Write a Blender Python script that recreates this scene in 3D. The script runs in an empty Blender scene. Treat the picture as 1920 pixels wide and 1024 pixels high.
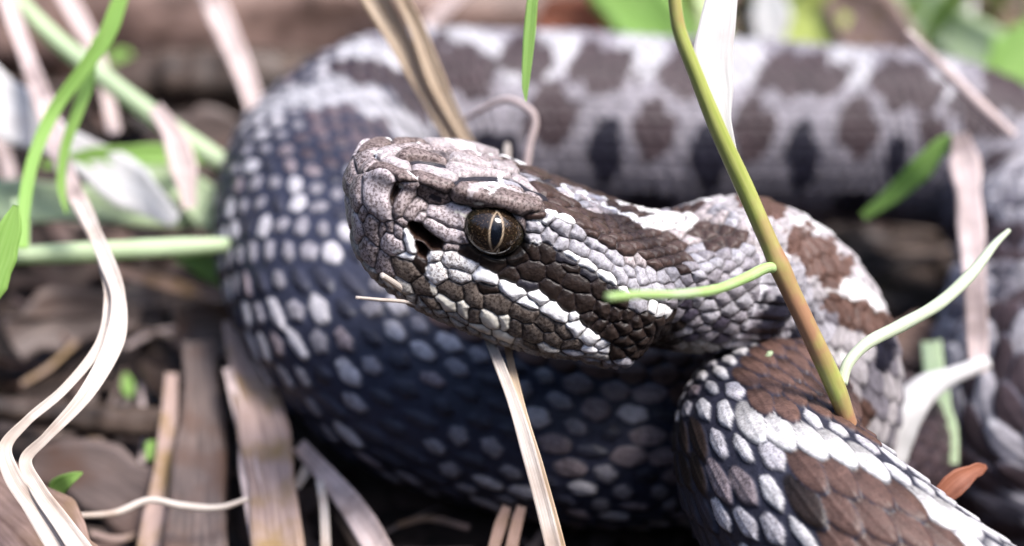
import bpy, math, random
import numpy as np
from mathutils import Vector
from mathutils.bvhtree import BVHTree
random.seed(7); RNG = np.random.default_rng(7)
# ------------------------------------------------------------------ units: 1 blender unit = 1 cm
sc = bpy.context.scene
COL = sc.collection
PITCH = math.radians(30.0); CAMZ = 12.38; FPX = 1920 * 50 / 36
cp, sp_ = math.cos(PITCH), math.sin(PITCH)
CAM = np.array([0.0, 0.0, CAMZ])
AX_R = np.array([1.0, 0, 0]); AX_U = np.array([0, sp_, cp]); AX_F = np.array([0, cp, -sp_])
def raydir(px, py): return AX_F + (px - 960) / FPX * AX_R - (py - 512) / FPX * AX_U
def at(px, py, d): return CAM + d * raydir(px, py)
def cvec(r, u, t):                      # right, up, towards the camera
    v = r * AX_R + u * AX_U - t * AX_F
    return v / np.linalg.norm(v)
def proj(P):
    Q = P - CAM
    d = Q @ AX_F
    return 960 + FPX * (Q @ AX_R) / d, 512 - FPX * (Q @ AX_U) / d, d

cam = bpy.data.cameras.new('camera'); camo = bpy.data.objects.new('camera', cam); COL.objects.link(camo)
camo.location = CAM; camo.rotation_euler = (math.pi / 2 - PITCH, 0, 0)
cam.lens = 50; cam.sensor_width = 36; cam.clip_start = 0.5; cam.clip_end = 6000
cam.dof.use_dof = True; cam.dof.focus_distance = 14.75; cam.dof.aperture_fstop = 0.115
sc.camera = camo
SUN_EL, SUN_AZ = math.radians(62), math.radians(112)     # azimuth from +Y (away from the camera) towards +X (right)
world = bpy.data.worlds.new('World'); sc.world = world; world.use_nodes = True
wn = world.node_tree; wn.nodes.clear()
sky = wn.nodes.new('ShaderNodeTexSky'); sky.sky_type = 'NISHITA'; sky.sun_disc = False
sky.sun_elevation = SUN_EL; sky.sun_rotation = SUN_AZ; sky.air_density = 0.8; sky.dust_density = 2.0; sky.ozone_density = 1.6
bg = wn.nodes.new('ShaderNodeBackground'); bg.inputs[1].default_value = 0.15
wo = wn.nodes.new('ShaderNodeOutputWorld')
wn.links.new(sky.outputs[0], bg.inputs[0]); wn.links.new(bg.outputs[0], wo.inputs[0])
sun = bpy.data.lights.new('sun', 'SUN'); suno = bpy.data.objects.new('sun', sun); COL.objects.link(suno)
sun.energy = 2.25; sun.angle = math.radians(18); sun.color = (1.0, 0.96, 0.93)
sd = Vector((math.sin(SUN_AZ) * math.cos(SUN_EL), math.cos(SUN_AZ) * math.cos(SUN_EL), math.sin(SUN_EL)))
suno.rotation_euler = (-sd).to_track_quat('-Z', 'Y').to_euler(); suno.location = (20, 40, 60)
sc.view_settings.view_transform = 'Standard'; sc.view_settings.look = 'None'
sc.view_settings.exposure = 1.7; sc.view_settings.gamma = 1.0; sc.view_settings.use_curve_mapping = False
sc.render.engine = 'CYCLES'; sc.cycles.use_denoising = True
sc.cycles.max_bounces = 6; sc.cycles.diffuse_bounces = 3; sc.cycles.glossy_bounces = 2; sc.cycles.caustics_reflective = False

# ------------------------------------------------------------------ helpers
def tag(o, label=None, cat=None, group=None, kind=None):
    if label: o['label'] = label
    if cat: o['category'] = cat
    if group: o['group'] = group
    if kind: o['kind'] = kind
    return o
def mesh_obj(name, V, Fq, mat, parent=None, origin=None, uv=None, cols=None, smooth=True, tris=None):
    V = np.asarray(V, float)
    if origin is None: origin = np.zeros(3)
    me = bpy.data.meshes.new(name)
    faces = []
    nq = 0 if Fq is None else len(Fq); nt = 0 if tris is None else len(tris)
    me.vertices.add(len(V)); me.vertices.foreach_set('co', (V - origin).astype(np.float32).ravel())
    loops = np.concatenate([np.asarray(Fq, np.int32).ravel() if nq else np.zeros(0, np.int32), np.asarray(tris, np.int32).ravel() if nt else np.zeros(0, np.int32)])
    me.loops.add(len(loops)); me.loops.foreach_set('vertex_index', loops)
    me.polygons.add(nq + nt)
    st = np.concatenate([np.arange(nq) * 4, nq * 4 + np.arange(nt) * 3]).astype(np.int32)
    me.polygons.foreach_set('loop_start', st)
    me.polygons.foreach_set('use_smooth', np.full(nq + nt, smooth))
    if uv is not None:
        ul = me.uv_layers.new(name='UVMap'); ul.data.foreach_set('uv', np.asarray(uv, np.float32)[loops].ravel())
    if cols is not None:
        ca = me.color_attributes.new('Col', 'FLOAT_COLOR', 'POINT'); ca.data.foreach_set('color', np.asarray(cols, np.float32).ravel())
    me.update(calc_edges=True); me.validate(verbose=False)
    me.materials.append(mat)
    o = bpy.data.objects.new(name, me); COL.objects.link(o)
    if parent is not None:
        o.parent = parent; o.location = origin - np.array(parent.location)
    else: o.location = origin
    return o
def hermite(T, P, t):                   # cubic through P at T (non-uniform), P (n, ...)
    T = np.asarray(T, float); P = np.asarray(P, float); t = np.asarray(t, float)
    n = len(T); dT = np.diff(T); sl = (P[1:] - P[:-1]) / dT.reshape((-1,) + (1,) * (P.ndim - 1))
    M = np.empty_like(P); M[0] = sl[0]; M[-1] = sl[-1]
    w = (dT[:-1] / (dT[:-1] + dT[1:])).reshape((-1,) + (1,) * (P.ndim - 1))
    M[1:-1] = sl[:-1] * (1 - w) + sl[1:] * w
    i = np.clip(np.searchsorted(T, t, side='right') - 1, 0, n - 2)
    h = dT[i]; x = (t - T[i]) / h
    sh = (-1,) + (1,) * (P.ndim - 1)
    x = x.reshape(sh); h = h.reshape(sh)
    return ((2 * x**3 - 3 * x**2 + 1) * P[i] + (x**3 - 2 * x**2 + x) * h * M[i] + (-2 * x**3 + 3 * x**2) * P[i + 1] + (x**3 - x**2) * h * M[i + 1])
def sstep(a, b, x):
    t = np.clip((x - a) / (b - a), 0, 1); return t * t * (3 - 2 * t)
def hash01(i, j, k=0):
    v = np.sin(i * 127.1 + j * 311.7 + k * 74.7) * 43758.5453
    return v - np.floor(v)
def inpoly(poly, x, y):
    poly = np.asarray(poly, float); r = np.zeros(np.shape(x), bool); j = len(poly) - 1
    for i in range(len(poly)):
        xi, yi = poly[i]; xj, yj = poly[j]
        c = ((yi > y) != (yj > y)) & (x < (xj - xi) * (y - yi) / (yj - yi + 1e-12) + xi)
        r ^= c; j = i
    return r
def norm(v): return v / np.maximum(np.linalg.norm(v, axis=-1, keepdims=True), 1e-9)

# ------------------------------------------------------------------ materials
def new_mat(name):
    m = bpy.data.materials.new(name); m.use_nodes = True; nt = m.node_tree
    return m, nt, nt.nodes['Principled BSDF']
def N_(nt, t, **kw):
    n = nt.nodes.new(t)
    for k, v in kw.items(): setattr(n, k, v)
    return n
def skin_material():
    m, nt, b = new_mat('snake_skin')
    L = nt.links.new
    at_ = N_(nt, 'ShaderNodeAttribute', attribute_name='Col')
    tc = N_(nt, 'ShaderNodeTexCoord')
    n1 = N_(nt, 'ShaderNodeTexNoise'); n1.inputs['Scale'].default_value = 34; n1.inputs['Detail'].default_value = 3; n1.inputs['Roughness'].default_value = .65
    n2 = N_(nt, 'ShaderNodeTexNoise'); n2.inputs['Scale'].default_value = 9; n2.inputs['Detail'].default_value = 2
    L(tc.outputs['Object'], n1.inputs['Vector']); L(tc.outputs['Object'], n2.inputs['Vector'])
    r1 = N_(nt, 'ShaderNodeMapRange'); r1.inputs['From Min'].default_value = .40; r1.inputs['From Max'].default_value = .56; r1.interpolation_type = 'SMOOTHSTEP'
    L(n1.outputs['Fac'], r1.inputs['Value'])
    # mottle factor = alpha * (1 - r1)
    inv = N_(nt, 'ShaderNodeMath', operation='SUBTRACT'); inv.inputs[0].default_value = 1.0; L(r1.outputs[0], inv.inputs[1])
    mul = N_(nt, 'ShaderNodeMath', operation='MULTIPLY'); L(inv.outputs[0], mul.inputs[0]); L(at_.outputs['Alpha'], mul.inputs[1])
    dark = N_(nt, 'ShaderNodeMix', data_type='RGBA', blend_type='MULTIPLY'); dark.inputs[0].default_value = 1.0
    L(at_.outputs['Color'], dark.inputs[6]); dark.inputs[7].default_value = (.16, .12, .11, 1)
    mx = N_(nt, 'ShaderNodeMix', data_type='RGBA'); L(mul.outputs[0], mx.inputs[0]); L(at_.outputs['Color'], mx.inputs[6]); L(dark.outputs[2], mx.inputs[7])
    r2 = N_(nt, 'ShaderNodeMapRange'); r2.inputs['From Min'].default_value = .3; r2.inputs['From Max'].default_value = .7
    r2.inputs['To Min'].default_value = .75; r2.inputs['To Max'].default_value = 1.2
    L(n2.outputs['Fac'], r2.inputs['Value'])
    mm = N_(nt, 'ShaderNodeVectorMath', operation='SCALE'); L(mx.outputs[2], mm.inputs[0]); L(r2.outputs[0], mm.inputs['Scale'])
    L(mm.outputs[0], b.inputs['Base Color'])
    b.inputs['Roughness'].default_value = .46
    b.inputs['Specular IOR Level'].default_value = .22
    n3 = N_(nt, 'ShaderNodeTexNoise'); n3.inputs['Scale'].default_value = 22; n3.inputs['Detail'].default_value = 4
    L(tc.outputs['Object'], n3.inputs['Vector'])
    bp = N_(nt, 'ShaderNodeBump'); bp.inputs['Strength'].default_value = .6; bp.inputs['Distance'].default_value = .012
    L(n3.outputs['Fac'], bp.inputs['Height']); L(bp.outputs[0], b.inputs['Normal'])
    return m
M_SKIN = skin_material()
# ------------------------------------------------------------------ the snake: head
HB = np.array([.8645, -.3016, .4021]); HB /= np.linalg.norm(HB)
HN = np.array([.4216, .8706, -.2536]); HN -= HN.dot(HB) * HB; HN /= np.linalg.norm(HN)
HL = np.cross(HB, HN)
if HL[2] > 0: HL = -HL
def c2w(v): return v[0] * AX_R + v[1] * AX_U + v[2] * AX_F
WB, WN, WL = c2w(HB), c2w(HN), c2w(HL)
HO = at(663, 385, 15.0)
def loc2w(x, y, z): return HO + np.multiply.outer(x, WB) + np.multiply.outer(y, WL) + np.multiply.outer(z, WN)
def w2loc(P): Q = P - HO; return Q @ WB, Q @ WL, Q @ WN
US = np.array([0, .35, .7, 1.05, 1.4, 1.8, 2.2, 2.6, 3.05, 3.55, 4.05, 4.55, 5.2])
VS = np.array([0, .12, .25, .32, .45, .65, .82, 1.0])
T0 = [(-.12,0,.2),(-.10,0,.44),(.0,0,.62),(.2,0,.74),(.48,0,.83),(.85,0,.90),(1.25,0,.94),(1.65,0,.97),(2.1,0,.98),(2.6,0,1.0),(3.1,0,1.05),(3.6,0,1.16),(4.2,0,1.33)]
T1 = [(-.12,0,.2),(-.14,.25,.42),(-.03,.50,.57),(.2,.64,.62),(.5,.72,.69),(.85,.83,.76),(1.2,.93,.83),(1.6,.95,.86),(2.1,.96,.86),(2.6,1.0,.85),(3.1,1.0,.84),(3.6,.92,.86),(4.2,.72,1.03)]
T2 = [(-.12,0,.2),(-.13,.25,.17),(-.04,.47,.20),(.2,.62,.26),(.48,.70,.28),(.85,.80,.32),(1.25,.9,.36),(1.65,1.0,.42),(2.1,1.14,.48),(2.6,1.27,.5),(3.1,1.27,.5),(3.6,.98,.58),(4.2,.98,.45)]
T3 = [(-.12,0,.2),(.0,.17,-.08),(.12,.29,-.27),(.3,.42,-.40),(.62,.60,-.46),(1.0,.75,-.43),(1.35,.88,-.37),(1.75,1.02,-.29),(2.2,1.18,-.25),(2.65,1.29,-.16),(3.15,1.28,-.04),(3.58,.93,.16),(4.2,.86,-.15)]
T4 = [(-.12,0,.2),(.07,.08,-.2),(.2,.17,-.42),(.40,.28,-.57),(.74,.42,-.67),(1.1,.53,-.71),(1.45,.63,-.71),(1.85,.76,-.69),(2.3,.92,-.62),(2.7,1.02,-.50),(3.15,1.08,-.42),(3.52,.70,-.22),(4.2,.52,-.52)]
T5 = [(-.12,0,.2),(.09,0,-.2),(.23,0,-.46),(.45,0,-.63),(.78,0,-.75),(1.13,0,-.81),(1.48,0,-.82),(1.88,0,-.82),(2.3,0,-.79),(2.7,0,-.72),(3.1,0,-.62),(3.55,0,-.42),(4.2,0,-.65)]
def ctrl():
    A = [np.array(t, float) for t in (T0, T1, T2, T3, T4, T5)]
    T0b = A[0] * .48 + A[1] * .52; T0b[2:, 2] += .0
    T1b = A[1] * .66 + A[2] * .34
    ins = np.array([0, 0, .02, .05, .08, .08, .04, .02, 0, 0, 0, 0, 0]); T1b[:, 1] -= ins
    return np.stack([A[0], T0b, A[1], T1b, A[2], A[3], A[4], A[5]], 1)      # (stations, rows, 3)
CT = ctrl(); CTF = CT.copy()
hc = loc2w(4.2, 0., .58); hx, hy, hd = proj(hc)
NEXT = [  # px, py, depth, radius, dorsal hint (right, up, towards camera)
    (1395, 520, 17.15, .93, (.12, .9, .45)), (1478, 588, 17.5, 1.0, (.3, .85, .5)), (1522, 690, 17.75, 1.05, (.75, .5, .6)),
    (1525, 830, 18.4, .95, (.9, 0, .5)), (1460, 950, 18.8, .9, (.3, -.9, .1)), (1405, 930, 18.4, .85, (.3, -.6, -.7)), (1425, 850, 17.8, .9, (.5, .2, -.8)),
    (1438, 798, 16.75, 1.02, (.5, .85, -.05)), (1442, 885, 15.6, 1.07, (.72, .45, .35)), (1545, 1010, 14.75, 1.12, (.75, .5, .35)), (1720, 1170, 14.2, 1.15, (.6, .7, .3)),
    (2000, 1330, 14.4, 1.2, (0, .9, .4)), (2350, 1330, 16, 1.3, (-.3, .8, .5)), (2400, 1130, 18.2, 1.4, (-.5, .6, .6)), (2150, 985, 19.2, 1.45, (-.3, .7, .6)),
    (1985, 830, 20, 1.6, (-.45, .3, .8)), (1978, 650, 21.4, 1.62, (-.4, .3, .85)), (1990, 500, 23, 1.5, (-.3, .5, .8)), (1935, 385, 24.3, 1.45, (0, .85, .5)),
    (1830, 300, 25, 1.45, (.1, .9, .4)), (1690, 262, 25.3, 1.5, (.05, .9, .4)), (1500, 256, 25.3, 1.6, (0, .9, .4)), (1250, 250, 25.1, 1.62, (0, .9, .42)),
    (1000, 238, 24.9, 1.62, (0, .9, .45)), (810, 236, 24.5, 1.62, (.05, .88, .45)), (665, 278, 23.5, 1.6, (.3, .8, .5)), (602, 375, 22, 1.55, (.7, .6, .5)),
    (605, 500, 20.5, 1.5, (.85, .5, .35)), (685, 622, 19.4, 1.45, (.6, .75, .3)), (800, 715, 18.9, 1.42, (.35, .9, .3)), (950, 765, 18.7, 1.4, (.1, .95, .35)),
    (1120, 790, 18.7, 1.38, (0, .9, .45)), (1300, 800, 18.9, 1.35, (0, .9, .45)), (1500, 825, 19.2, 1.3, (0, .9, .45)), (1640, 850, 19.8, 1.15, (0, .9, .45)),
    (1740, 885, 20.4, .8, (0, .9, .45)), (1830, 900, 20.8, .45, (0, .9, .45)), (1900, 905, 21, .12, (0, .9, .45))]
CP = [loc2w(3.95, 0., .52), hc] + [at(a[0], a[1], a[2]) for a in NEXT]
CR = [.88, .88] + [a[3] for a in NEXT]
CD = [WN, norm(WN * .9 + AX_U * .2)] + [cvec(*a[4]) for a in NEXT]
CP, CR, CD = np.array(CP), np.array(CR), np.array(CD)
_T = norm(CP[2] - CP[0]); _D = norm(CD[1] - CD[1] @ _T * _T); _L = np.cross(_D, _T)
if _L @ WL < 0: _L = -_L
def end_ring(sgn):
    th = VS * np.pi; P = CP[1] + CR[1] * (np.cos(th)[:, None] * _D + sgn * np.sin(th)[:, None] * _L)
    x, y, z = w2loc(P); return np.stack([x, y * sgn, z], -1)

CT[-1] = end_ring(1); CTF[-1] = end_ring(-1)
def head_half(u, v, CT=CT):                     # u stations, v in 0..1 -> local points (len(u), len(v), 3)
    R = hermite(US, CT, u)               # (nu, rows, 3)
    Rm = R[:, ::-1][:, :-1].copy()
    flipped_top = R[:, 1:3][:, ::-1] * np.array([1, -1, 1]); flipped_bot = R[:, -3:-1][:, ::-1] * np.array([1, -1, 1])
    VV = np.concatenate([-VS[1:3][::-1], VS, 2 - VS[-3:-1][::-1]])
    RR = np.concatenate([flipped_top, R, flipped_bot], 1)
    out = hermite(VV, RR.transpose(1, 0, 2), v)
    return out.transpose(1, 0, 2)
# head end ring centre / frame
HEAD_NV = 640
HU = np.concatenate([np.linspace(0, .35, 34)[:-1], np.linspace(.35, 4.5, 400)[:-1], np.linspace(4.5, 5.2, 40)])
vn = np.linspace(0, 1, 521); vf = np.linspace(1, 0, 281)[1:-1]
Gn = head_half(HU, vn); Gf = head_half(HU, vf, CTF) * np.array([1, -1, 1])
GL = np.concatenate([Gn, Gf], 1)                       # local coordinates (nu, nv, 3)
NUH, NVH = GL.shape[:2]
def grid_normals(G, wrap=True):
    du = np.gradient(G, axis=0)
    Gp = np.concatenate([G[:, -1:], G, G[:, :1]], 1)
    dv = Gp[:, 2:] - Gp[:, :-2]
    return norm(np.cross(du, dv))
HNrm = grid_normals(GL)
ctr = GL.mean(axis=1, keepdims=True)
if np.mean(np.sum(HNrm * (GL - ctr), -1)) < 0: HNrm = -HNrm
HNrm[0] = np.array([-1, 0, 0])
# coarse surface for placing traced scale centres
sub = GL[::6, ::5]; subW = loc2w(sub[..., 0], sub[..., 1], sub[..., 2])
n0, n1 = sub.shape[:2]
bv = [tuple(p) for p in subW.reshape(-1, 3)]
bf = [(i * n1 + j, i * n1 + (j + 1) % n1, (i + 1) * n1 + (j + 1) % n1, (i + 1) * n1 + j) for i in range(n0 - 1) for j in range(n1)]
HEADBVH = BVHTree.FromPolygons(bv, bf)
def hit_head(px, py):
    r = raydir(px, py); r = r / np.linalg.norm(r)
    loc, nn, idx, dist = HEADBVH.ray_cast(Vector(CAM), Vector(r))
    if loc is None:
        best = None
        for t in np.linspace(14, 18.5, 40):
            l, n_, i_, d_ = HEADBVH.find_nearest(Vector(CAM + r * t))
            if best is None or d_ < best[0]: best = (d_, l)
        loc = best[1]
    return np.array(w2loc(np.array(loc)))
K = dict(bpur0=((.06, .05, .07), .1), bdk0=((.045, .038, .055), .1), bl0=((.24, .22, .24), .3), grey=((.36, .30, .295), .85), greyl=((.47, .41, .42), .75), taupe=((.19, .145, .135), .8), brown=((.066, .041, .035), .35), dk=((.021, .0135, .011), .45),
         blk=((.022, .02, .026), 0), white=((.88, .86, .85), .12), whm=((.80, .77, .75), .75), lav=((.34, .325, .35), .35), cream=((.66, .62, .54), .05),
         olive=((.125, .10, .085), .75), pit=((.035, .018, .012), 0), pale=((.38, .33, .33), .45), nos=((.03, .018, .014), 0), chin=((.35, .33, .31), .5))
S = []   # key, r_px, pts, lift
def sc_(key, r, *pts, lift=0.0, m=1): S.append((key, r, pts, lift, m))   # m: 1 mirrored, 0 single, or the key of its mirror image
# front of the snout
sc_('grey', 13, (684, 296), (669, 322), (662, 350), (666, 378), lift=.012)
sc_('greyl', 21, (716, 335), (707, 358), (706, 380), (716, 392), lift=.02)
sc_('nos', 3, (744, 352), (737, 368), (733, 386), lift=-.11)
sc_('grey', 9, (766, 350), (764, 364), (753, 378), (742, 396), lift=.02)
sc_('grey', 9, (786, 386), (772, 402), lift=.01); sc_('greyl', 5, (788, 402), (784, 410), lift=.01)
sc_('taupe', 9, (800, 361), (822, 373), lift=.01)
sc_('greyl', 12, (818, 397), (845, 408), (868, 408), lift=.015)
sc_('greyl', 8, (808, 421), (835, 440), (858, 447), lift=.01)
# top of the snout
sc_('taupe', 9, (716, 310), (738, 318), (764, 331), lift=.02)
sc_('pale', 8, (738, 302), (756, 310), lift=.02, m=0)
sc_('taupe', 8, (790, 328), (815, 338), (845, 345), lift=.03); sc_('pale', 10, (790, 313), (815, 322), (840, 332), lift=.028, m=0)
sc_('taupe', 6, (760, 292), (785, 292), (812, 297), lift=.05, m=0)
sc_('blk', 1.5, (782, 305), (814, 307), lift=-.05, m=0)
sc_('pale', 8, (712, 288), (728, 284), lift=.01, m=0)
sc_('pale', 12, (862, 296), (890, 308), (922, 316), lift=.045, m=0); sc_('pale', 8, (935, 311), (956, 315), lift=.04, m=0)
sc_('lav', 4, (944, 336), (970, 344), lift=0)
sc_('pale', 5, (975, 336), (995, 352), lift=.01)
sc_('brown', 10, (985, 318), (1015, 330), (1040, 343), lift=.02, m=0); sc_('brown', 9, (1012, 352), (1040, 362), (1070, 378), lift=.03)
sc_('taupe', 18, (868, 359), (905, 359), (948, 363), (978, 374), (1000, 384), lift=.055, m='pale')
sc_('blk', .3, (852, 343), (895, 334), (945, 335), (978, 346), (1008, 364), lift=-.02, m=0)
sc_('pale', 14, (870, 318), (900, 318), (935, 322), lift=.03, m=0)
# supralabials, front
sc_('grey', 5, (679, 397), (678, 404)); sc_('greyl', 8, (667, 415), (671, 435), lift=.01)
sc_('grey', 11, (697, 418), (700, 440), lift=.01); sc_('grey', 5, (716, 428), (712, 440))
sc_('grey', 4, (730, 424), (731, 433)); sc_('greyl', 6, (746, 430), (748, 440)); sc_('grey', 4, (752, 418), (755, 420))
sc_('greyl', 12, (728, 450), (742, 462), lift=.015); sc_('white', 5, (762, 436), (768, 455), (774, 470), lift=.03)
sc_('pit', 11, (778, 430), (800, 452), (818, 463), lift=-.26); sc_('pit', 10, (790, 462), (796, 478), lift=-.24)
sc_('grey', 8, (687, 460), (697, 482), lift=.01); sc_('grey', 8, (713, 490), (724, 506))
sc_('white', 3.5, (754, 483), (770, 483), lift=.01)
sc_('olive', 14, (755, 500), (768, 510), lift=.01); sc_('dk', 7, (785, 492), (790, 500))
sc_('whm', 7, (808, 482), (820, 475), lift=.02); sc_('grey', 3, (834, 465), (855, 465))
sc_('whm', 11, (845, 483), (862, 490), (880, 500), lift=.02); sc_('dk', 6, (868, 474), (890, 482))
sc_('whm', 12, (814, 508), (822, 522), lift=.02); sc_('whm', 8, (856, 517), (872, 519), lift=.015)
sc_('white', 9, (898, 515), (922, 526), lift=.03); sc_('white', 10, (948, 535), (972, 549), lift=.03)
sc_('white', 7, (1002, 552), (1020, 562), lift=.03); sc_('white', 5, (980, 563), (995, 573), lift=.02)
sc_('white', 8, (1030, 576), (1056, 593), lift=.03); sc_('white', 4.5, (1073, 594), (1074, 598), lift=.02)
sc_('white', 9, (1076, 612), (1083, 620), lift=.03); sc_('white', 8.5, (1100, 630), (1108, 638), lift=.03)
sc_('white', 5, (1098, 656), (1112, 658), lift=.01); sc_('white', 4, (1124, 648), (1126, 650)); sc_('white', 3.5, (1130, 660), (1136, 660))
# second row under the white line
sc_('olive', 10, (790, 535), (805, 545)); sc_('olive', 12, (836, 540), (852, 550)); sc_('olive', 11, (884, 545), (890, 562))
sc_('olive', 13, (925, 562), (938, 574)); sc_('olive', 9, (970, 585), (992, 593)); sc_('dk', 7, (905, 540), (925, 545))
sc_('cream', 8, (828, 563), (846, 577), lift=.01); sc_('cream', 8, (866, 577), (872, 592), lift=.01); sc_('olive', 7, (884, 590), (888, 602))
sc_('cream', 10, (915, 598), (924, 606), lift=.015); sc_('cream', 6, (945, 602), (950, 612), lift=.01); sc_('olive', 8, (962, 612), (966, 620))
sc_('olive', 12, (997, 623), (1000, 630)); sc_('olive', 10, (1036, 633), (1040, 640)); sc_('olive', 7, (1015, 606), (1032, 616))
sc_('olive', 7, (1048, 618), (1060, 628)); sc_('olive', 9, (1068, 648), (1078, 650)); sc_('olive', 6, (985, 650), (1000, 655))
sc_('chin', 5, (850, 592), (868, 603)); sc_('cream', 5, (890, 612), (912, 624)); sc_('cream', 6, (932, 628), (955, 640)); sc_('chin', 6, (970, 645), (1000, 658))
sc_('chin', 5, (1025, 664), (1060, 669)); sc_('chin', 5, (1085, 670), (1130, 668))
# under the eye and the dark cheek band
sc_('dk', 8, (912, 488), (935, 500)); sc_('dk', 9, (966, 482), (978, 482)); sc_('dk', 14, (990, 508), (1003, 510)); sc_('dk', 9, (948, 515), (962, 522))
sc_('blk', 5, (975, 533), (1000, 540)); sc_('dk', 8, (995, 466), (1003, 476)); sc_('dk', 10, (1022, 470), (1028, 480)); sc_('dk', 11, (1040, 508), (1046, 512))
sc_('dk', 12, (1074, 526), (1092, 536)); sc_('dk', 10, (1026, 540), (1036, 550)); sc_('blk', 6, (1052, 482), (1074, 496)); sc_('dk', 6, (1062, 500), (1080, 506))
sc_('blk', 6, (1096, 510), (1112, 522)); sc_('dk', 9, (1120, 535), (1142, 548)); sc_('dk', 11, (1062, 562), (1064, 572)); sc_('dk', 10, (1090, 562), (1096, 574))
sc_('blk', 5, (1140, 540), (1155, 548))
# pale stripe behind the eye
sc_('brown', 6, (1000, 405), (1015, 403), lift=.01); sc_('lav', 8, (1000, 425), (1012, 428), lift=.02); sc_('lav', 6, (1024, 416), (1032, 410), lift=.02); sc_('lav', 8, (1000, 448), (1006, 448), lift=.015)
sc_('lav', 11, (1028, 441), (1034, 445), lift=.02); sc_('lav', 9, (1044, 424), (1064, 434), lift=.02); sc_('lav', 7, (1074, 437), (1092, 443), lift=.02)
sc_('lav', 10, (1050, 456), (1058, 458), lift=.02); sc_('lav', 11, (1078, 462), (1094, 470), lift=.02); sc_('lav', 8, (1106, 452), (1130, 464), lift=.02)
sc_('lav', 12, (1118, 482), (1136, 494), lift=.02); sc_('white', 5, (1064, 474), (1082, 484), lift=.015); sc_('white', 7, (1094, 491), (1110, 500), lift=.02)
sc_('lav', 8, (1145, 478), (1162, 490), lift=.02); sc_('white', 6, (1130, 512), (1150, 526), lift=.02); sc_('lav', 10, (1160, 508), (1168, 524), lift=.02)
sc_('pale', 6, (1180, 488), (1186, 492), lift=.01); sc_('pale', 6, (1198, 489), (1204, 494), lift=.01); sc_('lav', 7, (1180, 505), (1184, 512), lift=.01)
sc_('lav', 7, (1201, 505), (1205, 526), lift=.01); sc_('lav', 8, (1187, 530), (1190, 542), lift=.01); sc_('lav', 7, (1208, 546), (1214, 546)); sc_('lav', 7, (1221, 508), (1225, 514))
sc_('white', 5, (1168, 542), (1178, 554), lift=.01); sc_('lav', 8, (1190, 566), (1206, 578), lift=.01); sc_('white', 6, (1222, 578), (1226, 584)); sc_('white', 4.5, (1237, 584), (1240, 588)); sc_('white', 4.5, (1253, 584), (1256, 590))
sc_('brown', 6, (1024, 386), (1036, 388)); sc_('white', 5, (1034, 397), (1042, 400), lift=.01); sc_('white', 2.5, (1052, 404), (1066, 412), lift=.01)
sc_('brown', 9, (1056, 392), (1090, 405), lift=.01); sc_('brown', 8, (1100, 400), (1128, 405), lift=.01)
sc_('brown', 9, (1098, 420), (1108, 424), lift=.02); sc_('brown', 9, (1126, 424), (1134, 430), lift=.02); sc_('brown', 7, (1108, 437), (1118, 440), lift=.02)
sc_('brown', 8, (1130, 450), (1146, 456), lift=.02); sc_('brown', 7, (1150, 440), (1158, 446), lift=.02); sc_('brown', 10, (1170, 462), (1178, 468), lift=.02)
sc_('brown', 8, (1172, 428), (1184, 432), lift=.02)
# traced regions (pixel outlines) that colour the small scales filled in behind
RG = [('whm', [(1150, 395), (1215, 410), (1300, 398), (1315, 425), (1250, 438), (1180, 412)]), ('bpur0', [(1284, 562), (1302, 562), (1304, 650), (1288, 650)]), ('bpur0', [(1330, 560), (1352, 555), (1356, 660), (1338, 660)]), ('bdk0', [(1270, 660), (1400, 660), (1400, 760), (1250, 760)]),  # last one: lower neck flank, its shade put into the scale colour
      ('brown', [(1150, 372), (1270, 370), (1275, 400), (1215, 412), (1160, 400)]), ('brown', [(1295, 425), (1330, 408), (1400, 425), (1400, 465), (1320, 470)]), ('brown', [(1015, 385), (1060, 380), (1100, 392), (1180, 400), (1215, 425), (1250, 430), (1290, 455), (1294, 495), (1262, 512), (1215, 498), (1150, 470), (1090, 445), (1030, 415)]),
      ('dk', [(890, 480), (950, 495), (1010, 470), (1060, 490), (1130, 530), (1180, 560), (1215, 586), (1262, 592), (1275, 612), (1262, 650), (1200, 680), (1135, 680), (1110, 640), (1085, 605), (1020, 558), (960, 530)]),
      ('olive', [(700, 500), (800, 520), (1000, 575), (1075, 625), (1100, 662), (1000, 650), (900, 610), (800, 570)])]
segs = []       # (a, b, r, colour index, lift)
cols = []; lifts = []; kinds = []
A_, B_, R_, I_ = [], [], [], []
for key, r, pts, lift, mm_ in S:
    L3 = [hit_head(*p) for p in pts]
    for mir in ((1, -1) if mm_ else (1,)):
        kk2 = mm_ if (mir == -1 and isinstance(mm_, str)) else key
        ci = len(cols); cols.append(np.append(K[kk2][0], K[kk2][1])); lifts.append(lift); kinds.append(key)
        M3 = [p * np.array([1, mir, 1]) for p in L3]
        if len(M3) == 1: M3 = M3 * 2
        for a, b in zip(M3[:-1], M3[1:]):
            A_.append(a); B_.append(b); R_.append(r / 183.0); I_.append(ci)
def seg_d(P, A, B):
    AB = B - A; L2 = np.maximum((AB * AB).sum(-1), 1e-9)
    t = np.clip(((P[:, None, :] - A[None]) * AB[None]).sum(-1) / L2[None], 0, 1)
    D = P[:, None, :] - (A[None] + t[..., None] * AB[None])
    return np.sqrt((D * D).sum(-1))
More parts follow.
